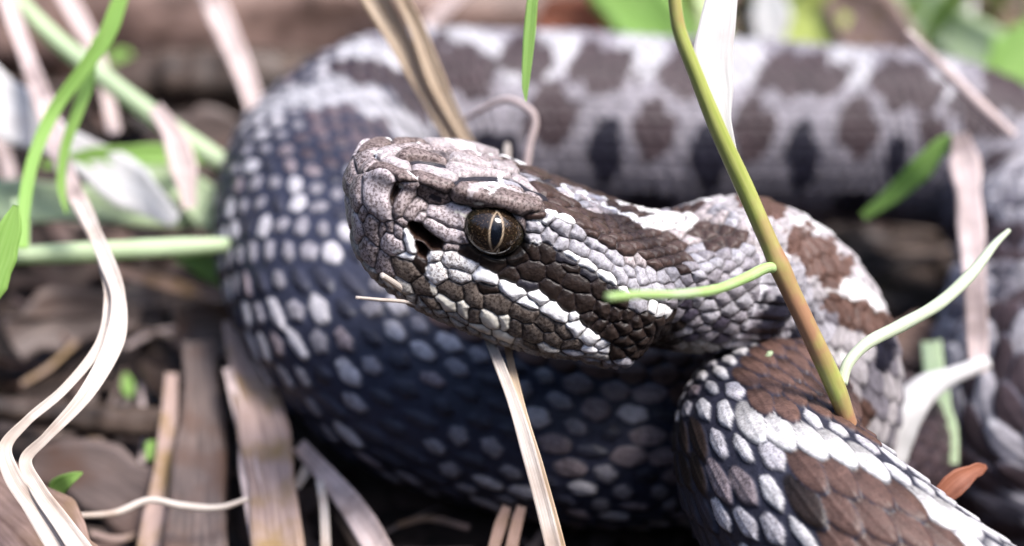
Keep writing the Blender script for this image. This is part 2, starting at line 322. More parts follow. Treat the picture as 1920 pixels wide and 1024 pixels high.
# fill the rest with a jittered lattice of small scales
fill = []
us_ = np.arange(.15, 5.25, .115); k_ = 0
for ui, u0 in enumerate(us_):
    row = head_half(np.array([u0]), np.linspace(0, 1, 160))[0]
    s_ = np.concatenate([[0], np.cumsum(np.linalg.norm(np.diff(row, axis=0), axis=1))])
    spc = .155 if u0 < 3.6 else .20
    n_ = max(2, int(round(s_[-1] / spc))); off = .5 * (ui % 2)
    for j in range(n_):
        tt = (j + off + .12 * RNG.normal()) * s_[-1] / n_
        if 0 <= tt <= s_[-1]:
            p = np.array([np.interp(tt, s_, row[:, c]) for c in range(3)]); p[0] += .015 * RNG.normal()
            fill.append(p); fill.append(p * np.array([1, -1, 1]))
fill = np.array(fill)
dm = (seg_d(fill, np.array(A_), np.array(B_)) - np.array(R_)[None]).min(1)
fill = fill[dm > np.where(fill[:, 0] < .35, .34, np.where((fill[:, 0] < 1.9) & (fill[:, 2] > -.5), .15, .062))]
eye_c = None
r_ = raydir(932, 440)
for yy in (.93,):
    Mx = np.array([WB, WN, -r_]).T
    s3 = np.linalg.solve(Mx, CAM - (HO + yy * WL)); eye_c = np.array([s3[0], .73, s3[1]])
EYE_R = np.array([.35, .36, .29])
fp = loc2w(fill[:, 0], fill[:, 1], fill[:, 2]); fx, fy, fd = proj(fp)
for i, p in enumerate(fill):
    q = p * np.array([1, 1, 1]); mirp = loc2w(p[0], abs(p[1]), p[2]); mx_, my_, _ = proj(mirp)
    key = None
    for kk, poly in RG:
        if inpoly(poly, np.array([mx_]), np.array([my_]))[0]: key = kk; break
    if key is None:
        if p[2] < -.45 or (p[2] < .0 and p[0] > 3.2): key = 'chin'
        elif abs(p[1]) < .5 and p[2] > .7 and p[0] > 1.9: key = 'pale' if hash01(i, 3) < .62 else 'lav'
        elif mx_ > 1255: key = 'lav' if hash01(i, 5) < .5 else 'bl0'
        elif p[0] < 1.6: key = 'grey'
        else: key = 'lav'
    ci = len(cols); cc = np.append(K[key][0], K[key][1]); cc[:3] *= .85 + .3 * hash01(i, 9)
    cols.append(cc); lifts.append(.012); kinds.append('fill')
    A_.append(p - np.array([.02, 0, 0])); B_.append(p + np.array([.035, 0, 0])); R_.append(.05); I_.append(ci)
A_, B_, R_, I_ = np.array(A_), np.array(B_), np.array(R_), np.array(I_)
cols = np.array(cols); lifts = np.array(lifts); isfill = np.array([k == 'fill' for k in kinds]); ispit = np.array([k in ('pit', 'nos') for k in kinds])
H_ = np.zeros((NUH, NVH)); HC = np.zeros((NUH, NVH, 4))
BLK = 8
for i0 in range(0, NUH, BLK):
    P = GL[i0:i0 + BLK].reshape(-1, 3); lo, hi = P[:, 0].min() - .45, P[:, 0].max() + .45
    for side in (1, -1):
        msk = (P[:, 1] * side >= -1e-6)
        if not msk.any(): continue
        Q = P[msk]
        sel = (np.maximum(A_[:, 0], B_[:, 0]) > lo) & (np.minimum(A_[:, 0], B_[:, 0]) < hi) & (A_[:, 1] * side > -.35)
        D = seg_d(Q, A_[sel], B_[sel]) - R_[sel][None]; ids = I_[sel]
        b1 = D.argmin(1); d1 = D[np.arange(len(Q)), b1]; id1 = ids[b1]
        D2 = np.where(ids[None] == id1[:, None], 9.0, D); b2 = D2.argmin(1); d2 = D2[np.arange(len(Q)), b2]; id2 = ids[b2]
        e = (d2 - d1) / 2
        wob = .004 * np.sin(Q[:, 0] * 60) * np.sin(Q[:, 2] * 55)
        e = np.maximum(e + wob, 0)
        pit = ispit[id1]
        groove = np.exp(-(e / .011) ** 2)
        h = -.017 * np.exp(-(e / .010) ** 2) + np.where(isfill[id1], .024, .013) * sstep(0, .08, e) + lifts[id1] * np.where(pit, sstep(0, .05, e), sstep(0, .04, e) * .7)
        seedx = (A_[sel][b1, 0] + B_[sel][b1, 0]) / 2
        h += np.where(isfill[id1], .10, .025) * np.clip(Q[:, 0] - seedx, -.1, .1)
        keel = isfill[id1] & (Q[:, 2] > .1)
        c = cols[id1].copy()
        g = (.9 * np.exp(-(e / .0080) ** 2))[:, None]
        c[:, :3] = c[:, :3] * (1 - g) + np.array([.018, .013, .014]) * g; c[:, 3] *= 1 - g[:, 0]
        idx = np.where(msk)[0]; rr, cc2 = idx // NVH + i0, idx % NVH
        H_[rr, cc2] = h; HC[rr, cc2] = c
# coloured marks that lie within single scales
PAINT = [('white', 3.0, [(1002, 413), (1020, 417), (1034, 405)]), ('white', 2.5, [(997, 452), (1012, 456)]), ('white', 3, [(740, 471), (752, 470)]),
         ('white', 4, [(806, 478), (806, 488)]), ('white', 4, [(803, 502), (806, 520), (812, 532)]), ('white', 3.5, [(880, 494), (888, 503)]), ('cream', 5, [(812, 540), (815, 548)]),
         ('blk', 7, [(812, 367), (822, 372)]), ('cream', 2.5, [(855, 397), (875, 404)]), ('pale', 9, [(885, 357), (930, 355), (970, 367)]), ('white', 4, [(900, 353), (935, 350), (965, 359), (985, 368)]), ('white', 3, [(905, 357), (922, 366), (935, 357)]), ('cream', 3, [(893, 374), (905, 377)]), ('pale', 6, [(880, 342), (905, 345)]),
         ('cream', 2.5, [(745, 349), (757, 350)]), ('white', 3, [(765, 325), (780, 333)]), ('white', 3, [(806, 318), (830, 330)]), ('white', 5, [(880, 278), (915, 300)]), ('blk', 5, [(1028, 348), (1045, 356)]),
         ('blk', 3, [(877, 296), (892, 300)]), ('white', 3, [(1060, 352), (1072, 368)]), ('white', 4, [(1100, 370), (1112, 380)]), ('white', 5, [(1085, 362), (1120, 384)]), ('white', 5, [(1130, 384), (1165, 400)]), ('white', 5, [(1180, 405), (1230, 425), (1250, 424)]),
         ('white', 2.6, [(700, 285), (716, 288)]), ('white', 2.5, [(893, 512), (900, 506)]), ('brown', 3, [(1000, 330), (1030, 338)])]
for key, r, pts in PAINT:
    L3 = [hit_head(*p) for p in pts]
    for mir in (1, -1):
        M3 = np.array([p * np.array([1, mir, 1]) for p in L3])
        bb0, bb1 = M3.min(0) - .12, M3.max(0) + .12
        m = ((GL > bb0) & (GL < bb1)).all(-1)
        if not m.any(): continue
        Q = GL[m]; d = seg_d(Q, M3[:-1], M3[1:]).min(1) - r / 183 + .012 * np.sin(Q[:, 0] * 90 + 3 * np.sin(Q[:, 1] * 70)) * np.sin(Q[:, 2] * 80)
        w = (1 - sstep(-.006, .012, d))[:, None]; c = HC[m]; base = c[:, :3]
        gr = np.clip(base.max(-1, keepdims=True) / .05, 0, 1)          # leave the joints between scales alone
        c[:, :3] = base * (1 - w * gr) + np.array(K[key][0]) * w * gr; c[:, 3] *= 1 - .6 * w[:, 0]; HC[m] = c
# keep the neck sleeve calm, close the pole, hollow the eye sockets
H_ *= sstep(0, .05, HU)[:, None]
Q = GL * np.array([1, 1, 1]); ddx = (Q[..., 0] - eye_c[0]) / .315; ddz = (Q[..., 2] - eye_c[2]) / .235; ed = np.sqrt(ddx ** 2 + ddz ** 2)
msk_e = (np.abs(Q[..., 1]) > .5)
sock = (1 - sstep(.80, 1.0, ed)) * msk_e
HP = GL + HNrm * H_[..., None]
HP[..., 1] -= np.sign(GL[..., 1]) * .33 * sock
HP[..., 1] += np.sign(GL[..., 1]) * .03 * np.exp(-((ed - 1.12) / .1) ** 2) * msk_e * (Q[..., 2] < eye_c[2] + .12)
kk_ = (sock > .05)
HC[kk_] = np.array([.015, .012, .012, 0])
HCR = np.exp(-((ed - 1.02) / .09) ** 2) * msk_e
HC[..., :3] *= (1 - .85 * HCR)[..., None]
HEADW = loc2w(HP[..., 0], HP[..., 1], HP[..., 2])
# ------------------------------------------------------------------ the snake: body, one long tube with scale relief
TT = np.concatenate([[0], np.cumsum(np.linalg.norm(np.diff(CP, axis=0), axis=1) ** .75)])
fine = np.linspace(TT[1], TT[-1], 6000)
FP = hermite(TT, CP, fine); FR = hermite(TT, CR, fine); FD = hermite(TT, CD, fine)
seg = np.linalg.norm(np.diff(FP, axis=0), axis=1); SL = np.concatenate([[0], np.cumsum(seg)])
tang = norm(np.gradient(FP, axis=0)); FD = FD - (FD * tang).sum(-1, keepdims=True) * tang; FD = norm(FD)
for _ in range(60):
    FD[1:-1] = .25 * FD[:-2] + .5 * FD[1:-1] + .25 * FD[2:]
FD = norm(FD - (FD * tang).sum(-1, keepdims=True) * tang)
_k = np.interp(TT, fine, SL); _a, _b = _k[9], _k[14]
LFAC = 1 + .38 * sstep(_a - 1.5, _a + .6, SL) * (1 - sstep(_b, _b + 2, SL))
_c, _d = _k[20], _k[26]; _e = _k[29]; LFAC = LFAC + .06 * sstep(_d, _e, SL); LFAC = LFAC - .38 * sstep(_c - 2, _c + 1, SL) * (1 - sstep(_d, _d + 3, SL))
PH = np.concatenate([[0], np.cumsum(seg / (.268 * LFAC[1:] * (.35 + .72 * FR[1:])))])       # scale phase along the body
pxs, pys, pds = proj(FP)
# ring positions: fine where the camera sees the body, coarse in the hidden loops
vis = (pxs > -60) & (pxs < 2010) & (pys < 1150)
hid = (SL > np.interp(TT[6], fine, SL)) & (SL < np.interp(TT[8] , fine, SL))
dsv = np.where(vis, np.where(pds < 18, .024, .03), .09)
dsv = np.where(hid, .07, dsv)
rings = []; s = 0.0
while s < SL[-1]:
    rings.append(s); s += float(np.interp(s, SL, dsv))
rings.append(SL[-1]); RS = np.array(rings)
BP = np.stack([np.interp(RS, SL, FP[:, k]) for k in range(3)], 1); BT = norm(np.stack([np.interp(RS, SL, tang[:, k]) for k in range(3)], 1))
BD = np.stack([np.interp(RS, SL, FD[:, k]) for k in range(3)], 1); BD = norm(BD - (BD * BT).sum(-1, keepdims=True) * BT)
BL = np.cross(BD, BT); BR = np.interp(RS, SL, FR); BPH = np.interp(RS, SL, PH)
if BL[0] @ WL < 0: BL = -BL                                      # side direction towards the camera side of the head
NVB = NVH // 2; assert NVH % 2 == 0
ROWS = 34
# angles: same spacing as the head end (near half denser): every second head vertex
vv = np.concatenate([vn * np.pi, 2 * np.pi - vf * np.pi])
TH0 = vv[::2]; THU = np.arange(NVB) * 2 * np.pi / NVB
wb = sstep(0, 1.6, RS)[:, None]
TH = TH0[None] * (1 - wb) + THU[None] * wb               # (rings, nv) angles: head spacing easing into even spacing
print('body rings', len(RS), 'nv', NVB, 'len', round(SL[-1], 1), 'head', NUH, NVH)
ct, st = np.cos(TH), np.sin(TH)
lsp = .268 * np.interp(RS, SL, LFAC) * (.35 + .72 * BR); wsp = 2 * np.pi * BR / ROWS
SK = np.interp(TT[1:], fine, SL)          # arc length at control k (k=0 is the ring where the head ends)
def s_at(k): return float(np.interp(k + 2, np.arange(len(TT)), np.interp(TT, fine, SL)))   # k = index in NEXT
# ---- one row of numbers per scale: (phase index, row)
JM = int(PH[-1]) + 3
jj, ii = np.meshgrid(np.arange(-1, JM), np.arange(ROWS), indexing='ij')
phc = jj + .5 * (ii % 2) + .10 * (hash01(ii, jj, 1) - .5)
sc_s = np.interp(phc, PH, SL); th_c = ii / ROWS * 2 * np.pi
def fr(arr): return np.stack([np.interp(sc_s, SL, arr[:, k]) for k in range(3)], -1)
cP, cT, cD = fr(FP), norm(fr(tang)), norm(fr(FD)); cL = np.cross(cD, cT)
if np.sum(cL[2, 0] * BL[0]) < 0: cL = -cL
cR = np.interp(sc_s, SL, FR)
cN = np.cos(th_c)[..., None] * cD + np.sin(th_c)[..., None] * cL
cC = cP + cR[..., None] * cN
X, Y, Dp = proj(cC); facing = ((CAM - cC) * cN).sum(-1) > -2.5
h1, h2, h3 = hash01(ii, jj, 2), hash01(ii, jj, 3), hash01(ii, jj, 4)
thd = np.abs(((th_c + np.pi) % (2 * np.pi)) - np.pi) * 180 / np.pi          # degrees from the back line
SCO = np.zeros(sc_s.shape + (4,)); GAP = np.full(sc_s.shape, .3); SKIN = np.zeros(sc_s.shape + (3,))
def put(m, key, g=None, mul=1.0):
    SCO[m] = np.append(np.array(K[key][0]), K[key][1])
    if g is not None: GAP[m] = g
def ell(x, y, rx, ry, ang=0, soft=.25):
    a = math.radians(ang); dx, dy = X - x, Y - y
    u = (dx * math.cos(a) + dy * math.sin(a)) / rx; v = (-dx * math.sin(a) + dy * math.cos(a)) / ry
    return u * u + v * v < 1 + soft * (h3 - .5)
K.update(rc=((.44, .41, .425), .3), nkp=((.37, .34, .345), .3), kw=((.39, .38, .395), .1), lbr=((.095, .070, .078), .1), lc1=((.27, .255, .28), .5), lc2=((.44, .42, .44), .4), lw=((.36, .35, .37), .15), bl=((.235, .217, .238), .3), bg=((.175, .16, .18), .35), bw=((.52, .50, .49), .3), bbr=((.150, .092, .078), .25), bdk=((.014, .013, .022), .05), bpur=((.050, .034, .037), .1),
         sc1=((.42, .40, .42), .45), sc2=((.47, .455, .46), .35), sc3=((.22, .18, .19), .5), scd=((.031, .031, .044), .05), brd=((.100, .056, .044), .25))
VB = []
def vput(lo, hi, key, es, n=1.0): VB.append((s_at(lo), s_at(hi), key, es))
inr = lambda a, b: (sc_s >= s_at(a)) & (sc_s < s_at(b))
per = 2.1; fr_ = (sc_s / per) % 1
put(np.ones_like(facing), 'bg', .25)
put((thd < 52) & (fr_ < .70), 'bpur', .2); put((thd < 52) & (fr_ >= .70), 'bl', .2)
put((thd > 65) & (thd < 100) & (((fr_ + .5) % 1) < .4), 'bdk', .3)
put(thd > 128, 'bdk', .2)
SKIN[:] = (.16, .15, .19)
# neck
m = inr(-2.2, 3); SKIN[m] = (.14, .12, .14); put(m, 'lav', .12); put(m & (thd < 60), 'nkp', .08)
put(m & facing & (h1 < .35) & (Y > 540), 'bg')
vput(-2.2, 3, 'brd', ((1215, 390, 55, 13, -8), (1343, 437, 50, 27, 12), (1430, 392, 50, 16, 18), (1530, 482, 82, 36, 38), (1610, 592, 70, 28, 24), (1600, 775, 34, 34)))
vput(-2.2, 3, 'bdk', ((1390, 560, 17, 48, 25), (1440, 585, 25, 50, 35), (1292, 600, 9, 45, 8), (1345, 610, 15, 55, 10), (1400, 690, 60, 30), (1330, 680, 30, 30), (1655, 655, 16, 40), (1500, 640, 20, 50, 30)))
put(m & facing & ell(1500, 410, 34, 18, 25), 'bw', .05); put(m & facing & ell(1600, 540, 70, 20, 22), 'bw', .05); put(m & facing & ell(1560, 650, 75, 26, 8), 'bw', .2); put(m & facing & ell(1300, 400, 34, 34), 'bw', .05)
# front coil
m = inr(3, 12); SKIN[m] = (.022, .022, .034)
put(m, 'sc2', .92)
fl = m & facing
put(fl & (h1 < .3), 'sc1', .92); put(fl & (h1 > .88), 'sc3', .92)
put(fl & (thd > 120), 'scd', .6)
put(fl & ell(1285, 850, 38, 70, 10) , 'dk', .55); put(fl & ell(1395, 905, 45, 62, -25, 1.2) & (h2 < .6), 'sc3', .6); put(fl & ell(1490, 930, 18, 50, -25), 'dk', .3)
bandp = [(1370, 790), (1440, 782), (1490, 775), (1560, 812), (1650, 850), (1660, 880), (1560, 860), (1490, 838), (1440, 830), (1380, 825)]
b1 = [(1385, 650), (1440, 628), (1520, 618), (1620, 690), (1640, 830), (1560, 800), (1490, 770), (1440, 768), (1400, 745)]
b2 = [(1480, 850), (1560, 858), (1640, 880), (1720, 960), (1850, 1060), (1600, 1080), (1545, 985), (1500, 900)]
put(fl & inpoly(bandp, X, Y), 'bw', .22); put(fl & inpoly(b1, X, Y), 'brd', .34); put(fl & inpoly(b2, X, Y), 'brd', .22)
put(fl & (thd < 50) & inpoly([(1690, 930), (1790, 1010), (1850, 1030), (1800, 960)], X, Y), 'bw', .1)
# right loop and back
m = inr(13, 18) & facing; SKIN[m] = (.12, .115, .14)
put(m, 'rc', .2); put(m & (h1 < .3), 'bg', .2)
for e in ((1880, 690, 100, 30, -12), (1870, 800, 110, 32, -12), (1860, 925, 110, 30, -8), (1900, 1005, 70, 24, -8), (1900, 590, 70, 28, -10), (1880, 480, 60, 36), (1830, 430, 50, 36)): put(m & ell(*e), 'bpur', .2)
m = inr(18, 24.6) & facing; SKIN[m] = (.15, .14, .17); put(m, 'bg', .1); put(m & (thd < 75), 'bl', .1)
vput(18, 24.6, 'kw', ((1590, 125, 40, 34, 30), (1770, 160, 40, 30, 40), (1385, 120, 50, 40), (1200, 110, 45, 42), (1040, 105, 40, 42), (890, 85, 80, 26, 28), (945, 118, 60, 22, 45)))
vput(18, 24.6, 'bpur', ((1130, 132, 62, 42), (1290, 142, 52, 44), (1505, 142, 88, 38), (1700, 165, 62, 46, 15), (1835, 215, 48, 42, 35), (985, 112, 46, 40, 20), (868, 130, 68, 44, 38), (1890, 175, 50, 36, 40), (1890, 310, 40, 26)))
vput(18, 24.6, 'bpur', ((1030, 212, 45, 56), (1225, 240, 34, 56), (1410, 238, 38, 56), (1605, 240, 36, 50), (1745, 245, 28, 28)))
vput(18, 24.6, 'bdk', ((1135, 282, 29, 58), (1325, 292, 31, 60), (1505, 292, 27, 60), (1680, 290, 20, 40), (1210, 385, 45, 25), (1410, 385, 30, 22), (1600, 380, 40, 22), (930, 290, 40, 40)))
# left bend and lower coil
m = inr(24.6, 40); SKIN[m] = (.024, .026, .044); put(m, 'scd', 1.1)
f = m & facing
fade = sstep(180, 330, Y)
pl = f & ((h1 < .80) & (Y < 720) | (h1 < .60) & (Y >= 720))
put(pl & (h2 < .5), 'lc1', 1.0); put(pl & (h2 >= .5), 'lc2', .9); put(pl & (h2 > .82), 'sc3', 1.2)
put(f & ell(700, 140, 95, 44, -8), 'bpur', .3); put(f & ell(690, 262, 120, 66, 12), 'lbr', .8); put(f & ell(620, 270, 60, 52), 'lbr', .9); put(f & ell(790, 160, 60, 60), 'bpur', .25)
wb_ = [(440, 225), (500, 185), (560, 150), (650, 150), (720, 185), (790, 240), (830, 290), (770, 280), (710, 222), (640, 200), (560, 198), (480, 222)]
put(f & inpoly(wb_, X, Y), 'lw', .3); put(f & ell(705, 95, 62, 22, 18), 'kw', .1)
put(f & (Y > 660) & (X > 1080) & (X < 1300) & (Y < 760), 'brd', .7, ); put(f & (Y > 640) & (X > 1000) & (h1 < .2), 'sc3', .7)
put(f & (thd < 40) & (X > 820) & (Y > 560), 'brd', .6)
put(f & (X > 1620) , 'bpur', .3)
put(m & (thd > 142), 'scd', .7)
SCO[..., :3] *= (.82 + .36 * h2)[..., None]
GAP[m & (GAP > .6)] += .03
GAP += .16 * (h3 - .5) * (GAP > .4)
# ---- relief and colour at every vertex
NR = len(RS)
BV = np.zeros((NR, NVB, 3)); BC = np.zeros((NR, NVB, 4))
fold = inrs = None
for r0 in range(0, NR, 64):
    sl = slice(r0, min(r0 + 64, NR)); th = TH[sl]; ph = BPH[sl][:, None] + 0 * th; rho = th / (2 * np.pi) * ROWS
    l_, w_ = lsp[sl][:, None] + 0 * th, wsp[sl][:, None] + 0 * th
    best = np.full(th.shape, -1.0); bid = np.zeros(th.shape, int); bu = np.zeros(th.shape); bq = np.full(th.shape, 9.0); near = np.zeros(th.shape, int); nd = np.full(th.shape, 9.)
    r_i = np.floor(rho).astype(int)
    for dr in (-1, 0, 1, 2):
        i_ = (r_i + dr); im = i_ % ROWS
        off = .5 * (im % 2)
        j0 = np.round(ph - off).astype(int)
        for dj in (-1, 0, 1):
            j_ = j0 + dj; ja = np.clip(j_ + 1, 0, JM)
            du = (ph - phc[ja, im]) * l_; dv = (rho - i_) * w_
            g = GAP[ja, im]; jit = np.where(g > .85, .66 + .58 * h2[ja, im], .86 + .28 * h2[ja, im])
            a = l_ * (.74 - .34 * g) * (jit * (g > .4) + (g <= .4)); b = w_ * (.80 - .36 * g) * (np.where(g > .85, .72 + .5 * h3[ja, im], .86 + .28 * h3[ja, im]) * (g > .4) + (g <= .4))
            un = du / a
            bw_ = b * np.clip(1.0 - .22 * np.clip(un, 0, 1) ** 2 - .10 * np.clip(-un, 0, 1), .3, 1)
            q = np.sqrt(np.abs(un) ** 2.3 + np.abs(dv / bw_) ** 2.0) * (1 + np.clip(g - .3, 0, 1) * .16 * np.sin(2 * np.arctan2(dv / bw_, un) + 6.283 * h1[ja, im]) + np.clip(g - .3, 0, 1) * .11 * np.sin(5 * np.arctan2(dv / bw_, un) + 6.283 * h3[ja, im]))
            ins = q < 1
            prof = 1 - np.exp(-(1 - np.minimum(q, 1)) / .13)
            hgt = prof * (w_ * (.085 + .05 * g) + w_ * (.21 - .14 * np.minimum(g, 1)) * np.clip(un, -1, 1)) + w_ * .06 * np.exp(-(dv / (.08 * w_)) ** 2) * prof * (1 - .5 * g)
            hgt = np.where(ins, hgt + .02, -1)
            up = hgt > best
            best = np.where(up, hgt, best); bid = np.where(up, ja * ROWS + im, bid); bu = np.where(up, un, bu); bq = np.where(up, q, bq)
            dd = (du / l_) ** 2 + (dv / w_) ** 2; nn = dd < nd; nd = np.where(nn, dd, nd); near = np.where(nn, ja * ROWS + im, near)
    on = best > -.5
    hgt = np.where(on, np.maximum(best - .02, 0), 0)
    sk = SKIN.reshape(-1, 3)[near]; scl = SCO.reshape(-1, 4)[bid]; gp = GAP.reshape(-1)[bid]
    rim = sstep(.80, .99, bq)
    tip = (sstep(.45, .95, bu) * sstep(.5, .9, bq) * (gp < .75) * (scl[..., 0] > .4))[..., None]
    c3 = scl[..., :3] * (1 - tip * .6) + .82 * tip * .6
    c3 = c3 * (1 - (.55 * (gp < .5) * sstep(.15, -.75, bu))[..., None])
    c3 = c3 * (1 - rim[..., None]) + sk * rim[..., None]
    c3 = np.where(on[..., None], c3, sk)
    al = np.where(on, scl[..., 3] * (1 - rim), 0)
    n3v = ct[sl][..., None] * BD[sl][:, None] + st[sl][..., None] * BL[sl][:, None]; pv = BP[sl][:, None] + BR[sl][:, None, None] * n3v
    fv = ((CAM - pv) * n3v).sum(-1) > -1.5; xv, yv, _ = proj(pv.reshape(-1, 3)); xv = xv.reshape(th.shape); yv = yv.reshape(th.shape); sv = RS[sl][:, None]
    for lo_, hi_, key_, es_ in VB:
        if RS[sl][-1] < lo_ or RS[sl][0] > hi_: continue
        for e_ in es_:
            a_ = math.radians(e_[4] if len(e_) > 4 else 0); dx, dy = xv - e_[0], yv - e_[1]
            u_ = (dx * math.cos(a_) + dy * math.sin(a_)) / e_[2]; v_ = (-dx * math.sin(a_) + dy * math.cos(a_)) / e_[3]
            rr2 = np.sqrt(u_ * u_ + v_ * v_) / (1.0 if key_ == 'brd' else 1.13) + .13 * np.sin(xv * .09 + yv * .07 + e_[0]) + .12 * np.sin(xv * .21 + 2 * np.sin(yv * .13)) * np.sin(yv * .19) + .26 * (h3.reshape(-1)[near] - .5)
            w1 = (1 - sstep(.90, 1.03, rr2)) * fv * (sv > lo_) * (sv < hi_); shade = (.86 + .28 * h2.reshape(-1)[near]) * np.where(on, 1 - .55 * rim, .5)
            c3 = c3 * (1 - w1[..., None]) + (np.array(K[key_][0]) * shade[..., None]) * w1[..., None]
    sr = RS[sl][:, None]
    fl_ = .10 * np.sin(2 * np.pi * sr / 1.0 + .5 * np.sin(3 * th)) * sstep(s_at(13), s_at(14), sr) * (1 - sstep(s_at(17), s_at(18), sr))
    lump = .02 * np.sin(sr * 1.9 + 2 * np.sin(th)) + .015 * np.sin(3 * th + sr * 1.1)
    rad = BR[sl][:, None] + lump * sstep(.2, 1.5, sr) + fl_ + hgt * sstep(0, .25, sr)
    n3 = ct[sl][..., None] * BD[sl][:, None] + st[sl][..., None] * BL[sl][:, None]
    # slightly triangular section: flatter belly, soft ridge along the back
    sq = 1 - .05 * (ct[sl] < 0) * ct[sl] ** 2 + .02 * np.exp(-(1 - ct[sl]) * 18)
    BV[sl] = BP[sl][:, None] + (rad * sq)[..., None] * n3
    BC[sl, :, :3] = c3; BC[sl, :, 3] = al
hl = HEADW[-1][::2]; dlt = hl - BV[0]
BV += dlt[None] * (1 - sstep(0, .8, RS))[:, None, None]
# ---- one continuous skin: head grid + stitch + body grid
hv = HEADW.reshape(-1, 3); bvv = BV.reshape(-1, 3); nh = len(hv)
V = np.concatenate([hv, bvv, BP[-1:]], 0); C4 = np.concatenate([HC.reshape(-1, 4), BC.reshape(-1, 4), BC[-1, :1]], 0)
def gridf(nu, nv, o):
    i, j = np.meshgrid(np.arange(nu - 1), np.arange(nv), indexing='ij'); j2 = (j + 1) % nv
    return np.stack([o + i * nv + j, o + (i + 1) * nv + j, o + (i + 1) * nv + j2, o + i * nv + j2], -1).reshape(-1, 4)
Q4 = np.concatenate([gridf(NUH, NVH, 0), gridf(NR, NVB, nh)])
j = np.arange(NVB); hb = (NUH - 1) * NVH; h0 = hb + 2 * j; hm = hb + 2 * j + 1; h2_ = hb + (2 * j + 2) % NVH; b0 = nh + j; b1_ = nh + (j + 1) % NVB
T3 = np.concatenate([np.stack([h0, b0, hm], 1), np.stack([hm, b0, b1_], 1), np.stack([hm, b1_, h2_], 1),
                     np.stack([nh + (NR - 1) * NVB + j, np.full(NVB, len(V) - 1), nh + (NR - 1) * NVB + (j + 1) % NVB], 1)])
# outward winding check
a_, b_, c_ = V[Q4[5000, 0]], V[Q4[5000, 1]], V[Q4[5000, 2]]
mid = HEADW.reshape(-1, 3)[(Q4[5000, 0] // NVH) * NVH:(Q4[5000, 0] // NVH + 1) * NVH].mean(0)
if np.cross(b_ - a_, c_ - a_) @ (a_ - mid) < 0: Q4 = Q4[:, ::-1]; T3 = T3[:, ::-1]
snake = mesh_obj('snake', V, Q4, M_SKIN, origin=np.array([0., 0, 0]), cols=C4, tris=T3)
tag(snake, 'coiled grey rattlesnake with brown blotches, head raised and resting above its own coils', 'snake')
print('snake verts', len(V))
# ---- eyes
def eye_material():
    m, nt, b = new_mat('eye_surface'); L = nt.links.new
    at_ = N_(nt, 'ShaderNodeAttribute', attribute_name='Col'); tc = N_(nt, 'ShaderNodeTexCoord')
    n1 = N_(nt, 'ShaderNodeTexNoise'); n1.inputs['Scale'].default_value = 42; n1.inputs['Detail'].default_value = 5; n1.inputs['Roughness'].default_value = .7
    L(tc.outputs['Object'], n1.inputs['Vector'])
    r1 = N_(nt, 'ShaderNodeMapRange'); r1.inputs['From Min'].default_value = .56; r1.inputs['From Max'].default_value = .68; L(n1.outputs['Fac'], r1.inputs['Value'])
    mu = N_(nt, 'ShaderNodeMath', operation='MULTIPLY'); L(r1.outputs[0], mu.inputs[0]); L(at_.outputs['Alpha'], mu.inputs[1])
    mx = N_(nt, 'ShaderNodeMix', data_type='RGBA'); L(mu.outputs[0], mx.inputs[0]); L(at_.outputs['Color'], mx.inputs[6]); mx.inputs[7].default_value = (.40, .26, .15, 1)
    L(mx.outputs[2], b.inputs['Base Color']); b.inputs['Roughness'].default_value = .5; b.inputs['Specular IOR Level'].default_value = 0.0
    b.inputs['Coat Weight'].default_value = 1; b.inputs['Coat Roughness'].default_value = .03; b.inputs['Coat IOR'].default_value = 1.5
    return m
M_EYE = eye_material()
M_PUP, nt_, b_p = new_mat('pupil_black'); b_p.inputs['Base Color'].default_value = (.004, .005, .008, 1); b_p.inputs['Roughness'].default_value = .05; b_p.inputs['Specular IOR Level'].default_value = .1; b_p.inputs['Coat Weight'].default_value = .3; b_p.inputs['Coat Roughness'].default_value = .03
_cl = CAM - HO; cl = np.array([_cl @ WB, _cl @ WL, _cl @ WN])
rr_ = raydir(931, 434); rl = np.array([rr_ @ WB, rr_ @ WL, rr_ @ WN])
oc = (cl - eye_c) / EYE_R; dd_ = rl / EYE_R; qa, qb, qc = dd_ @ dd_, 2 * oc @ dd_, oc @ oc - 1
disc = max(qb * qb - 4 * qa * qc, 0); tpt = (-qb - math.sqrt(disc)) / (2 * qa); ax = cl + tpt * rl - eye_c
upl = np.array([AX_U @ WB, AX_U @ WL, AX_U @ WN]) + .10 * np.array([AX_R @ WB, AX_R @ WL, AX_R @ WN])
an = norm(ax / EYE_R ** 2); e2 = norm(upl - upl @ an * an); e1 = np.cross(an, e2)
